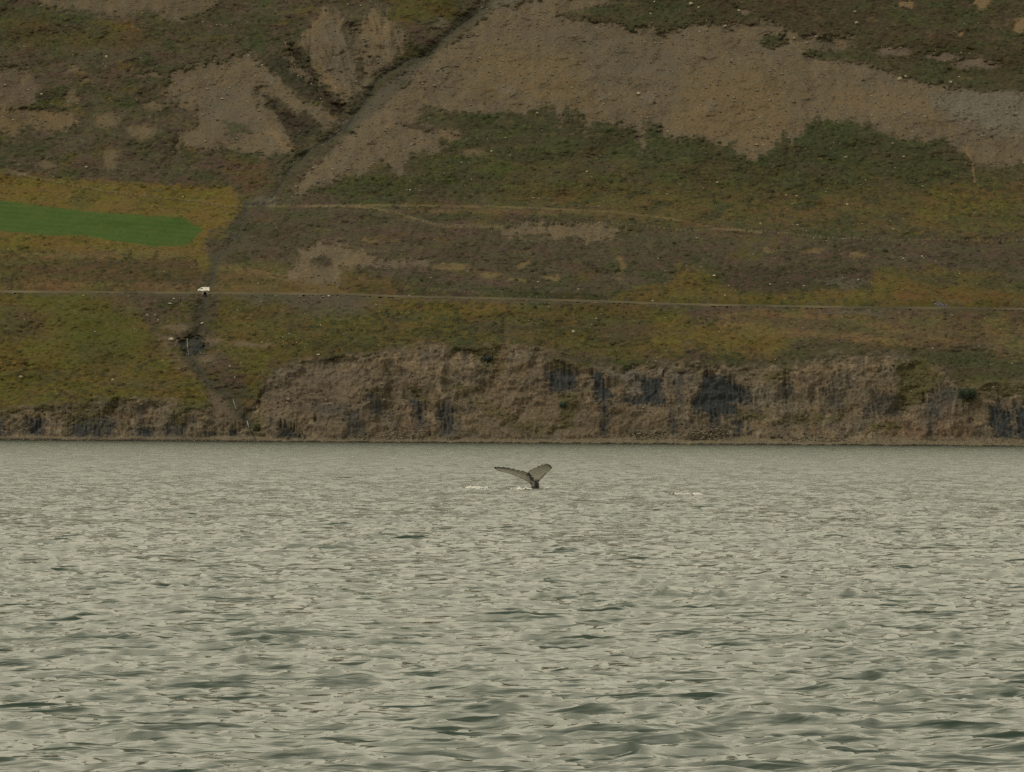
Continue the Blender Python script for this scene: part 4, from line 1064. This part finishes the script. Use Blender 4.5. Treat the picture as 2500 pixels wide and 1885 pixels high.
for zn, lst in zones.items():
    lst = sorted(lst)
    for i, (px, py, sz) in enumerate(lst):
        p, nn = at(px, py); p = p[0]
        rad = sz * p[1] / FPX / 2 * 1.05
        o = bpy.data.objects.new('boulder', rock_meshes[bi % 6]); bi += 1; C.objects.link(o)
        o.location = Vector(p) + Vector((0, -0.2 * rad, 0.30 * rad)); o.scale = (rad, rad * 0.9, rad)
        o.rotation_euler = (random.uniform(-0.2, 0.2), random.uniform(-0.2, 0.2), random.uniform(0, 6.28))
        tag(o, 'pale boulder %s, %s from the left' % (zn, ORD[i]), 'boulder', 'pale boulders scattered over the hillside')

_oct = np.array([(1, 0, 0), (-1, 0, 0), (0, 1, 0), (0, -1, 0), (0, 0, 1), (0, 0, -1)], float)
_of = np.array([(0, 2, 4), (2, 1, 4), (1, 3, 4), (3, 0, 4), (2, 0, 5), (1, 2, 5), (3, 1, 5), (0, 3, 5)])
_q = np.array([(sx, sy, sz) for sx in (-1, 1) for sy in (-1, 1) for sz in (-1, 1)], float)
def scatter_stones(name, label, px, py, rad, colr, lift=0.2):
    """many small angular stones joined into one mesh"""
    n = len(px); p, nn = at(px, py)
    base = np.repeat(_oct[None], n, 0) * (1 + rng.uniform(-0.45, 0.45, (n, 6, 1)))
    base += rng.uniform(-0.3, 0.3, (n, 6, 3))
    a = rng.uniform(0, 6.28, n); ca_, sa_ = np.cos(a)[:, None], np.sin(a)[:, None]
    x = base[..., 0] * ca_ - base[..., 1] * sa_; y = base[..., 0] * sa_ + base[..., 1] * ca_
    base = np.stack([x, y, base[..., 2] * 0.75], -1) * rad[:, None, None]
    v = p[:, None, :] + base + np.array([0, 0, 1.0]) * (lift * rad)[:, None, None]
    f = (_of[None] + (np.arange(n) * 6)[:, None, None]).reshape(-1, 3)
    me = mesh_np(name, v.reshape(-1, 3), f, False)
    put_color(me, 'cover', np.concatenate([np.repeat(colr, 6, 0), np.ones((n * 6, 1))], 1))
    o = obj(name, me, mat=mat_attr(name, scale=1.5, var=0.25))
    return tag(o, label, None, None, 'stuff')
def sample(weight, n, x0=-40, x1=2540, y0=-30, y1=1085):
    px = rng.uniform(x0, x1, n * 6); py = rng.uniform(y0, y1, n * 6)
    w = at_val(weight, px, py)
    keep = rng.uniform(0, 1, n * 6) < w
    return px[keep][:n], py[keep][:n]
def stone_cols(n, base, lo=0.6, hi=1.6):
    return np.asarray(base)[None] * rng.uniform(lo, hi, (n, 1)) * rng.uniform(0.94, 1.06, (n, 3))
px, py = sample(np.clip(SCR, 0, 1) * (GV > 90), 9000)
scatter_stones('scree_stones', 'small loose stones strewn over the bare slopes', px, py, rng.gamma(2.2, 0.11, len(px)) + 0.12, stone_cols(len(px), col(112, 102, 80), 0.35, 1.7))
px, py = sample((VEG > 0.6) * 0.4 * (GV > 110) * (1 - fieldw) * (0.4 + 0.6 * smooth(0, 0.5, lowf)), 2200)
scatter_stones('moor_stones', 'small pale stones lying among the heath', px, py, rng.gamma(2.0, 0.10, len(px)) + 0.10, stone_cols(len(px), col(140, 130, 106), 0.7, 1.5))
# beach rubble, heaped where blocks came down the cliff
bx_, by_, br_ = [], [], []
for x0, x1, v0, v1, n, r0 in ((650, 2540, -1, 4, 700, 0.22), (-40, 650, -1, 4, 260, 0.26), (650, 2540, 3, 17, 3000, 0.16), (-40, 650, 2, 8, 350, 0.16), (1545, 1625, 10, 32, 260, 0.42), (1690, 1785, 10, 34, 420, 0.36), (1720, 1770, 30, 46, 110, 0.3), (1900, 2060, 8, 20, 200, 0.4), (960, 1040, 8, 40, 240, 0.3), (930, 1010, 30, 110, 150, 0.22), (840, 960, 6, 22, 160, 0.3), (2060, 2500, 6, 16, 260, 0.26)):
    x = rng.uniform(x0, x1, n); v = rng.uniform(v0, v1, n)
    bx_.append(x); by_.append(shore_y(x) - v); br_.append(r0 * rng.uniform(0.5, 1.9, n))
bx_, by_, br_ = map(np.concatenate, (bx_, by_, br_))
scatter_stones('beach_rubble', 'fallen blocks and cobbles along the foot of the cliffs', bx_, by_, br_, stone_cols(len(bx_), col(104, 94, 72), 0.35, 1.6), 0.25)
px, py = sample(np.clip(cl, 0, 1) * (GV > 14) * (DARKW < 0.3), 2600, y0=820)
scatter_stones('cliff_debris', 'broken rock fragments caught on the cliff face', px, py, rng.gamma(2.0, 0.10, len(px)) + 0.1, stone_cols(len(px), col(100, 90, 70), 0.4, 1.6), 0.1)

# low heath: tussocks and dwarf shrubs
def scatter_tussocks(name, label, px, py, rad, colr):
    n = len(px); p, nn = at(px, py); K = 6
    ang_ = np.linspace(0, 2 * np.pi, K, endpoint=False)[None] + rng.uniform(0, 1, (n, 1))
    rr = rad[:, None] * rng.uniform(0.7, 1.35, (n, K))
    hgt = rad * rng.uniform(0.45, 0.85, n)
    ring = np.stack([np.cos(ang_) * rr * 1.35, np.sin(ang_) * rr, np.zeros((n, K))], -1)
    ring[..., 2] = ring[..., 1] * 0.42 - 0.12
    mid_ = ring * 0.72; mid_[..., 2] = ring[..., 1] * 0.30 + hgt[:, None] * rng.uniform(0.5, 0.85, (n, K))
    top = np.zeros((n, 1, 3)); top[:, 0, 2] = hgt; top[:, 0, :2] = rng.uniform(-0.2, 0.2, (n, 2)) * rad[:, None]
    v = np.concatenate([ring, mid_, top], 1) + p[:, None, :]
    f = []
    for i in range(K):
        j = (i + 1) % K
        f += [(i, j, K + j), (i, K + j, K + i), (K + i, K + j, 2 * K)]
    f = (np.array(f)[None] + (np.arange(n) * (2 * K + 1))[:, None, None]).reshape(-1, 3)
    me = mesh_np(name, v.reshape(-1, 3), f, False)
    put_color(me, 'cover', np.concatenate([np.repeat(colr, 2 * K + 1, 0), np.ones((n * (2 * K + 1), 1))], 1))
    o = obj(name, me, mat=mat_attr(name, scale=2.5, var=0.35))
    return tag(o, label, None, None, 'stuff')
px, py = sample(np.clip(VEG, 0, 1) * (1 - fieldw) * (~on_rd) * (GV > 30) * (0.35 + 0.65 * smooth(-0.4, 0.4, fine)), 17000)
cc = at_val(COV, px, py) * rng.uniform(0.75, 1.25, (len(px), 1))
scatter_tussocks('heath_tussocks', 'low tussocks of heather and grass covering the slope', px, py, rng.gamma(3.0, 0.12, len(px)) + 0.22, cc)

# ------------------------------------------------------------------ shrubs on the cliff ledges
def shrub(label, px, py, rx, rz, n, colr, seed):
    r = np.random.default_rng(seed); p, nn = at(px, py); p = p[0]
    t = empty('shrub', tuple(p))
    m = MB()
    for k_ in range(5):
        a = r.uniform(0, 6.28); m.tube([(0, 0, -0.4), (math.cos(a) * rx * 0.3, -0.3 + math.sin(a) * 0.3, rz * 0.5), (math.cos(a) * rx * 0.6, -0.4 + math.sin(a) * 0.6, rz * 1.1)], [0.07, 0.05, 0.02], 5)
    obj('stem', m.mesh('stem'), t, mat_plain('shrub_bark', (0.06, 0.045, 0.03), 0.9, 0.1))
    d = r.normal(size=(n, 3)); d /= np.linalg.norm(d, axis=1, keepdims=True); rad = r.uniform(0.45, 1.0, (n, 1)) ** 0.6
    lob = 0.7 + 0.5 * np.abs(np.sin(d[:, :1] * 5 + seed)) 
    c_ = d * rad * lob * np.array([rx, rx * 0.6, rz]) + np.array([0, -0.3, rz * 0.8])
    u = r.normal(size=(n, 3)); u /= np.linalg.norm(u, axis=1, keepdims=True); w_ = np.cross(u, d); w_ /= np.linalg.norm(w_, axis=1, keepdims=True) + 1e-6
    sz = r.uniform(0.10, 0.26, (n, 1))
    v = np.stack([c_ - u * sz, c_ + w_ * sz * 0.6, c_ + u * sz, c_ - w_ * sz * 0.6], 1)
    me = mesh_np('foliage', v.reshape(-1, 3), np.arange(n * 4).reshape(n, 4), False)
    cc_ = np.repeat(np.asarray(colr)[None] * r.uniform(0.5, 1.5, (n, 1)), 4, 0)
    put_color(me, 'cover', np.concatenate([cc_, np.ones((n * 4, 1))], 1))
    obj('foliage', me, t, M_LEAF)
    return tag(t, label, 'shrub', 'shrubs on the cliff ledges')
M_LEAF = mat_attr('shrub_leaves', scale=3, var=0.2)
shrub('small blue green shrub on a ledge below the dark columns', 1375, 994, 1.9, 1.3, 1300, col(74, 92, 68), 2)
shrub('wide dark green shrub on the cliff near its right end', 2362, 972, 5.2, 2.8, 5200, col(66, 76, 56), 5)
shrub('low green bush where the brook meets the shore', 628, 1052, 1.9, 2.0, 1500, col(84, 86, 48), 8)
shrub('dark low bush in the cleft above the cliff', 1190, 880, 2.6, 1.2, 1500, col(66, 72, 60), 11)

# ------------------------------------------------------------------ brook, falls, culvert, gravel heap
M_BROOK = mat_plain('brook_water', (0.022, 0.024, 0.022), 0.6, 0.1, 0.5, 0.8)
M_FALL = mat_plain('white_water', (0.26, 0.27, 0.26), 0.5, 0.3, 0.3, 3)
sp = np.asarray(STREAM); sl_ = np.concatenate([[0], np.cumsum(np.hypot(*np.diff(sp, axis=0).T))])
tt = np.arange(0, sl_[-1], 2.5)
bxp, byp = np.interp(tt, sl_, sp[:, 0]), np.interp(tt, sl_, sp[:, 1])
pp, nn = at(bxp, byp)
for k_ in range(3): pp[:, k_] = smooth1(pp[:, k_], np.ones(3) / 3)
keep = (perlin(tt / 14, tt * 0 + 0.5, 19) > -0.05) & ~((np.abs(byp - road_y(bxp) - 5) < 22))
tang = np.gradient(pp, axis=0); tang /= np.linalg.norm(tang, axis=1, keepdims=True)
sidev = np.cross(tang, nn); sidev /= np.linalg.norm(sidev, axis=1, keepdims=True) + 1e-9
wd = (0.2 + 0.3 * np.abs(perlin(tt / 30, tt * 0, 9)))[:, None]
off_ = nn * 0.12 + np.array([0, -0.1, 0.08])
a_, b_ = pp + sidev * wd + off_, pp - sidev * wd + off_
bv = np.stack([a_, b_], 1).reshape(-1, 3)
bf = [(2 * i, 2 * i + 1, 2 * i + 3, 2 * i + 2) for i in range(len(tt) - 1) if keep[i] and keep[i + 1]]
tag(obj('brook', mesh_np('brook', bv, bf), mat=M_BROOK), 'narrow brook running down the gully to the shore', None, None, 'structure')
def waterfall(label, pts, r0, seed):
    r = random.Random(seed); g = [at(x, y)[0][0] for x, y in pts]
    t = empty('waterfall', tuple(g[-1]))
    ymin = [min(g[i][1], g[min(i + 1, len(g) - 1)][1]) - 0.5 for i in range(len(g))]
    base = []
    for i in range(len(g) - 1):
        for u in np.linspace(0, 1, 7)[(0 if i == 0 else 1):]:
            base.append(Vector((g[i][0] + (g[i + 1][0] - g[i][0]) * u, ymin[i] + (ymin[i + 1] - ymin[i]) * u, g[i][2] + (g[i + 1][2] - g[i][2]) * u)) - Vector(g[-1]))
    for k_ in range(3):                                 # separate strands of falling water
        m = MB(); ox = r.uniform(-r0, r0)
        m.tube([b + Vector((ox * (0.4 + 0.6 * i / len(base)) + r.uniform(-0.04, 0.04), r.uniform(-0.08, 0.08), 0)) for i, b in enumerate(base)],
               [r0 * r.uniform(0.5, 1.0) * (0.7 + 0.5 * i / len(base)) for i in range(len(base))], 6)
        obj('strand', m.mesh('strand', True), t, M_FALL)
    return tag(t, label, 'waterfall')
waterfall('thin waterfall over the dark rock step below the road', [(459, 826), (460, 848), (461, 868)], 0.09, 1)
waterfall('small white cascade in the brook halfway down the bank', [(570, 976), (573, 986), (577, 1000)], 0.15, 2)
waterfall('lowest white cascade just above the shore', [(604, 1028), (606, 1037), (608, 1045)], 0.17, 3)

M_PIPE = mat_plain('culvert_steel', (0.20, 0.19, 0.20), 0.6, 0.4, 0.3, 4, 0, 0.4)
cp, _ = at(501, 727); cp = cp[0]
cv = empty('culvert', (cp[0], cp[1] - 1.2, cp[2]))
m = MB()
ns_ = 22
for rad_in, flip in ((0.80, False), (0.90, True)):
    ringpts = []
    for i in range(ns_):
        y = -0.9 + i * 0.25; rr_ = rad_in + (0.03 if i % 2 else 0)
        ringpts.append([(rr_ * math.cos(a), y, 0.2 + rr_ * math.sin(a)) for a in np.linspace(0, 2 * math.pi, 20, endpoint=False)])
    o0 = len(m.v)
    for rg in ringpts: m.v += rg
    for i in range(ns_ - 1):
        for k_ in range(20):
            m.f.append((o0 + i * 20 + k_, o0 + i * 20 + (k_ + 1) % 20, o0 + (i + 1) * 20 + (k_ + 1) % 20, o0 + (i + 1) * 20 + k_))
m.f += [(k_, (k_ + 1) % 20, ns_ * 20 + (k_ + 1) % 20, ns_ * 20 + k_) for k_ in range(20)]
m.f.append(tuple((ns_ - 1) * 20 + k_ for k_ in range(20)))
obj('pipe', m.mesh('pipe', True), cv, M_PIPE)
for i, (dx, dz_, rs) in enumerate(((-1.3, 0.0, 0.5), (1.25, 0.1, 0.45), (-0.9, 1.15, 0.4), (0.9, 1.2, 0.42), (0.0, 1.4, 0.35), (-1.4, -0.7, 0.4), (1.3, -0.7, 0.4))):
    o = bpy.data.objects.new('headwall_stone', rock_meshes[i % 6]); C.objects.link(o); o.parent = cv
    o.location = (dx, -0.3, 0.2 + dz_); o.scale = (rs, rs, rs)
tag(cv, 'round dark culvert pipe under the road below the van', 'culvert')

gp = on_road(2288, 12.0); gl = gp
t = empty('gravel_heap', tuple(gl))
r_ = np.random.default_rng(3)
nu, nvv = 64, 26
uu, vv = np.meshgrid(np.linspace(-1, 1, nu), np.linspace(-1, 1, nvv))
hh = np.clip(1 - uu ** 2 - vv ** 2, 0, 1) ** 0.75 * 2.9 * (1 + 0.25 * fbm(uu * 3, vv * 2, 3, 301)) + 0.25 * fbm(uu * 12, vv * 8, 2, 303) - 0.5
hv = np.stack([uu * 9.0, vv * 4.5, hh], -1).reshape(-1, 3)
hi = np.arange(nu * nvv).reshape(nvv, nu)
me = mesh_np('heap', hv, np.stack([hi[:-1, :-1], hi[:-1, 1:], hi[1:, 1:], hi[1:, :-1]], -1).reshape(-1, 4))
obj('heap', me, t, mat_plain('heap_gravel', col(84, 79, 72), 0.95, 0.1, 0.5, 2.2, 0.3))
n = 420
uu_ = r_.uniform(-0.95, 0.95, n); vv_ = r_.uniform(-0.9, 0.3, n); ok = uu_ ** 2 + vv_ ** 2 < 0.95; uu_, vv_ = uu_[ok], vv_[ok]; n = len(uu_)
hz_ = np.clip(1 - uu_ ** 2 - vv_ ** 2, 0, 1) ** 0.75 * 2.9 * (1 + 0.25 * fbm(uu_ * 3, vv_ * 2, 3, 301)) - 0.4
st = (np.repeat(_oct[None], n, 0) * (1 + r_.uniform(-0.4, 0.4, (n, 6, 1))) + r_.uniform(-0.3, 0.3, (n, 6, 3))) * r_.uniform(0.12, 0.42, (n, 1, 1)) + np.stack([uu_ * 9.0, vv_ * 4.5, hz_], -1)[:, None, :]
me = mesh_np('stones', st.reshape(-1, 3), (_of[None] + (np.arange(n) * 6)[:, None, None]).reshape(-1, 3), False)
cst = np.repeat(np.asarray(col(118, 112, 104))[None] * r_.uniform(0.4, 1.7, (n, 1)), 6, 0)
put_color(me, 'cover', np.concatenate([cst, np.ones((n * 6, 1))], 1))
so = obj('stones', me, t, mat_attr('heap_stones')); so['kind'] = 'stuff'
tag(t, 'dark heap of gravel and stones on the uphill side of the road', 'gravel heap')

# ------------------------------------------------------------------ whale flukes
def sea_point(px, py):
    d = rays(np.array([float(px)]), np.array([float(py)]))[0]
    k_ = -CAM_H / d[2]
    return CAM + d * k_
WP = sea_point(1307, 1193)
ZS = WP[1] / FPX / 12.289                     # metres per unit of the traced outline
def zp(x, y): return np.array([(x - 1440) * ZS, (960 - y) * ZS])
def resamp(pts, n):
    p = np.array([zp(*q) for q in pts]); l = np.concatenate([[0], np.cumsum(np.hypot(*np.diff(p, axis=0).T))]); l /= l[-1]
    u = np.linspace(0, 1, n); return np.stack([np.interp(u, l, p[:, 0]), np.interp(u, l, p[:, 1])], -1)
TRL = [(1215, 488), (1150, 462), (1050, 430), (900, 408), (750, 368), (600, 330), (450, 318), (330, 318), (260, 308), (192, 308)]
LDL = [(1340, 870), (1260, 800), (1180, 742), (1050, 670), (900, 602), (750, 548), (600, 502), (450, 460), (330, 430), (250, 386), (190, 340)]
TRR = [(1215, 488), (1232, 432), (1350, 375), (1450, 325), (1550, 270), (1650, 235), (1740, 213), (1830, 224), (1900, 268), (1938, 330)]
LDR = [(1530, 800), (1548, 745), (1600, 682), (1680, 602), (1750, 530), (1850, 432), (1905, 392), (1938, 352)]
wb_ = MB()
def lobe(TR, LD, depth, n=44, mch=12):
    T_ = resamp(TR, n); L_ = resamp(LD, n)
    sgn = 1
    rings = []
    for i in range(n):
        t_ = i / (n - 1)
        th = 0.20 * (1 - t_) ** 0.8 + 0.05
        dp = depth(t_)
        jag = 0.022 * math.sin(i * 2.9) + 0.018 * math.sin(i * 5.3 + 1) if 2 < i < n - 2 else 0
        tr = T_[i] + np.array([0, jag])
        front, back_ = [], []
        for k_ in range(mch + 1):
            s_ = k_ / mch
            q = L_[i] * (1 - s_) + tr * s_
            hth = max(th * (s_ ** 0.5) * (1 - s_) * 1.35 * 1.3, 0.0) * 0.5 + 0.016
            yc = dp + 0.10 * math.sin(math.pi * s_)              # slight camber
            front.append((q[0], yc - hth, q[1])); back_.append((q[0], yc + hth, q[1]))
        rings.append(front + back_[::-1])
    o0 = len(wb_.v); m_ = len(rings[0])
    for rg in rings: wb_.v += rg
    for i in range(n - 1):
        for k_ in range(m_):
            wb_.f.append((o0 + i * m_ + k_, o0 + i * m_ + (k_ + 1) % m_, o0 + (i + 1) * m_ + (k_ + 1) % m_, o0 + (i + 1) * m_ + k_))
    wb_.f.append(tuple(o0 + k_ for k_ in range(m_))); wb_.f.append(tuple(o0 + (n - 1) * m_ + k_ for k_ in range(m_)))
lobe(TRL, LDL, lambda t_: 0.10 - 0.75 * t_ + 0.35 * t_ * t_)
lobe(TRR, LDR, lambda t_: 0.10 + 1.55 * t_ - 0.25 * t_ * t_)
# tail stock, running down and away under the surface
cen = [(1560, 2300, 2.2, 1.0, 1.15), (1530, 1800, 1.2, 0.66, 0.85), (1480, 1350, 0.5, 0.42, 0.60), (1444, 1060, 0.18, 0.36, 0.46), (1440, 930, 0.12, 0.31, 0.38), (1428, 830, 0.10, 0.30, 0.30), (1370, 730, 0.09, 0.24, 0.20), (1300, 620, 0.09, 0.18, 0.13), (1245, 540, 0.09, 0.12, 0.09), (1215, 492, 0.09, 0.05, 0.05)]
o0 = len(wb_.v); KS = 20
for x, y, dp, rw, rd_ in cen:
    c2 = zp(x, y)
    for k_ in range(KS):
        a = 2 * math.pi * k_ / KS
        wb_.v.append((c2[0] + rw * math.cos(a), dp + rd_ * math.sin(a), c2[1] + (0.3 * rw * math.cos(a) if y < 860 else 0)))
for i in range(len(cen) - 1):
    for k_ in range(KS):
        wb_.f.append((o0 + i * KS + k_, o0 + i * KS + (k_ + 1) % KS, o0 + (i + 1) * KS + (k_ + 1) % KS, o0 + (i + 1) * KS + k_))
wb_.f.append(tuple(o0 + k_ for k_ in range(KS))); wb_.f.append(tuple(o0 + (len(cen) - 1) * KS + k_ for k_ in range(KS)))
tmp = obj('whale', wb_.mesh('whale_raw'))
rm = tmp.modifiers.new('r', 'REMESH'); rm.mode = 'VOXEL'; rm.voxel_size = 0.020; rm.use_smooth_shade = True
sm = tmp.modifiers.new('s', 'SMOOTH'); sm.factor = 0.5; sm.iterations = 2
dg = bpy.context.evaluated_depsgraph_get()
wme = bpy.data.meshes.new_from_object(tmp.evaluated_get(dg))
raw = tmp.data; bpy.data.objects.remove(tmp); bpy.data.meshes.remove(raw)
nvw = len(wme.vertices); co = np.empty(nvw * 3, np.float32); wme.vertices.foreach_get('co', co); co = co.reshape(-1, 3)
nr_ = np.empty(nvw * 3, np.float32); wme.vertices.foreach_get('normal', nr_); nr_ = nr_.reshape(-1, 3)
def dist_to(pts):
    p = np.array([zp(*q) for q in pts]); d = np.full(nvw, 9.0)
    for a, b in zip(p[:-1], p[1:]):
        e = b - a; t_ = np.clip(((co[:, [0, 2]] - a) @ e) / (e @ e), 0, 1)
        d = np.minimum(d, np.hypot(*(co[:, [0, 2]] - a - t_[:, None] * e).T))
    return d
nz = fbm(co[:, 0] * 7, co[:, 2] * 7 + co[:, 1] * 3, 4, 401); nz2 = fbm(co[:, 0] * 26, co[:, 2] * 26, 2, 403)
base = np.array([0.195, 0.188, 0.154])[None] * (1 + 0.22 * nz + 0.10 * nz2)[:, None]
blk = np.zeros(nvw)
blk = np.maximum(blk, smooth(0.055, 0.015, dist_to(TRL) + 0.035 * nz))
blk = np.maximum(blk, smooth(0.060, 0.015, dist_to(TRR) + 0.035 * nz))
blk = np.maximum(blk, smooth(0.16, 0.05, dist_to([(190, 330), (215, 340)]) + 0.03 * nz))
blk = np.maximum(blk, smooth(0.06, 0.02, dist_to([(190, 340), (330, 430), (450, 462)]) + 0.03 * nz))
blk = np.maximum(blk, smooth(0.12, 0.03, dist_to([(1940, 340), (1900, 265), (1830, 222)]) + 0.05 * nz))
blk = np.maximum(blk, smooth(0.13, 0.04, dist_to([(1540, 790), (1600, 690), (1680, 606), (1750, 535)]) + 0.05 * nz))
blk = np.maximum(blk, smooth(0.17, 0.07, dist_to([(1215, 500), (1300, 620), (1380, 720)]) + 0.08 * nz + 0.03 * nz2))
blk = np.maximum(blk, smooth(0.50, 0.32, dist_to([(1440, 850), (1450, 1000), (1560, 2300)]) + 0.06 * nz))
dors = smooth(0.15, 0.45, nr_[:, 1]); blk = np.maximum(blk, dors)
wcol = base * (1 - blk[:, None]) + np.array([0.006, 0.006, 0.006]) * blk[:, None]
spk = blk * smooth(0.42, 0.62, fbm(co[:, 0] * 13, co[:, 2] * 13, 3, 407)) * (co[:, 2] < 1.0) * (dist_to([(1215, 500), (1300, 620), (1440, 850), (1450, 1000)]) < 0.35)
wcol += spk[:, None] * np.array([0.09, 0.085, 0.07])
pale = smooth(0.16, 0.06, dist_to([(1370, 790), (1360, 850)]) + 0.04 * nz2); wcol += pale[:, None] * np.array([0.10, 0.10, 0.085])
put_color(wme, 'cover', np.concatenate([wcol, np.ones((nvw, 1))], 1))
wme.materials.clear()
M_WHALE = mat_attr('whale_skin', rough=0.45, spec=0.25, scale=5, var=0.10)
wme.name = 'whale'
for pl in wme.polygons: pl.use_smooth = True
whale = obj('humpback_whale', wme, mat=M_WHALE)
whale.location = Vector((sea_point(1190 + 1440 / 12.289, 1193)))
tag(whale, 'diving whale raising its dark edged grey tail flukes above the water', 'whale')

# ------------------------------------------------------------------ foam
M_FOAM = mat_plain('foam', (0.50, 0.49, 0.46), 0.7, 0.2, 0.25, 6)
def foam(label, px, py, wpx, depth, hmax, seed, dens=0.0, peaks=()):
    c_ = sea_point(px, py); mpp = c_[1] / FPX
    w_ = wpx * mpp / 2; nx, ny = 120, 44
    U, V_ = np.meshgrid(np.linspace(-1, 1, nx), np.linspace(-1, 1, ny))
    n1 = fbm(U * w_ * 2.2 + seed * 9.1, V_ * depth * 0.9, 4, 500 + seed); n2 = fbm(U * w_ * 7 + seed, V_ * depth * 5, 3, 520 + seed)
    env = 1 - U ** 2 - V_ ** 2
    hgt = np.clip(env + 0.55 * n1, 0, 1.2) * hmax * (0.45 + 0.55 * np.clip(n2 + 0.4, 0, 1.4))
    for (u0, hp, sw) in peaks:
        hgt += hp * np.exp(-((U - u0) / sw) ** 2) * np.exp(-(V_ / 0.4) ** 2) * (0.8 + 0.4 * n2)
    X = c_[0] + U * w_; Yv = c_[1] + V_ * depth
    S_ = sea_z(X.ravel(), Yv.ravel()).reshape(X.shape)
    v = np.stack([X, Yv, S_ + hgt + 0.015], -1)
    on = (env + 0.75 * n1 + 0.4 * n2 + dens) > 0.45
    ii = np.arange(nx * ny).reshape(ny, nx)
    q = np.stack([ii[:-1, :-1], ii[:-1, 1:], ii[1:, 1:], ii[1:, :-1]], -1)[on[:-1, :-1]]
    if len(q) < 5: return
    used, inv = np.unique(q, return_inverse=True)
    bs = v.reshape(-1, 3)[used]; f4 = inv.reshape(q.shape)
    o = obj('sea_foam', mesh_np('sea_foam', bs, f4), mat=M_FOAM)
    # drops thrown off the crest
    return tag(o, label, None, None, 'stuff')
foam('white splash on the water left of the flukes', 1160, 1194, 84, 2.6, 0.15, 1, 0.05)
foam('line of white foam at the left foot of the flukes', 1272, 1196, 64, 1.2, 0.07, 2, 0.1, ((-0.15, 0.24, 0.10), (0.35, 0.20, 0.07), (-0.6, 0.08, 0.1)))
foam('thin foam curl right of the flukes', 1340, 1193, 30, 0.7, 0.08, 3, 0.2)
foam('white breaking crest on the water right of the whale', 1660, 1208, 66, 1.6, 0.12, 4, -0.02)
foam('small broken foam beside the breaking crest', 1706, 1211, 50, 1.3, 0.10, 5, -0.05)
foam('tiny whitecap far out near the left edge', 155, 1175, 22, 1.2, 0.10, 6, 0.1)
foam('speckled foam on a near wave crest at the right', 2030, 1529, 60, 0.22, 0.02, 7, -0.25)
foam('speckled foam on a near wave crest at the left edge', 50, 1633, 60, 0.2, 0.02, 8, -0.25)
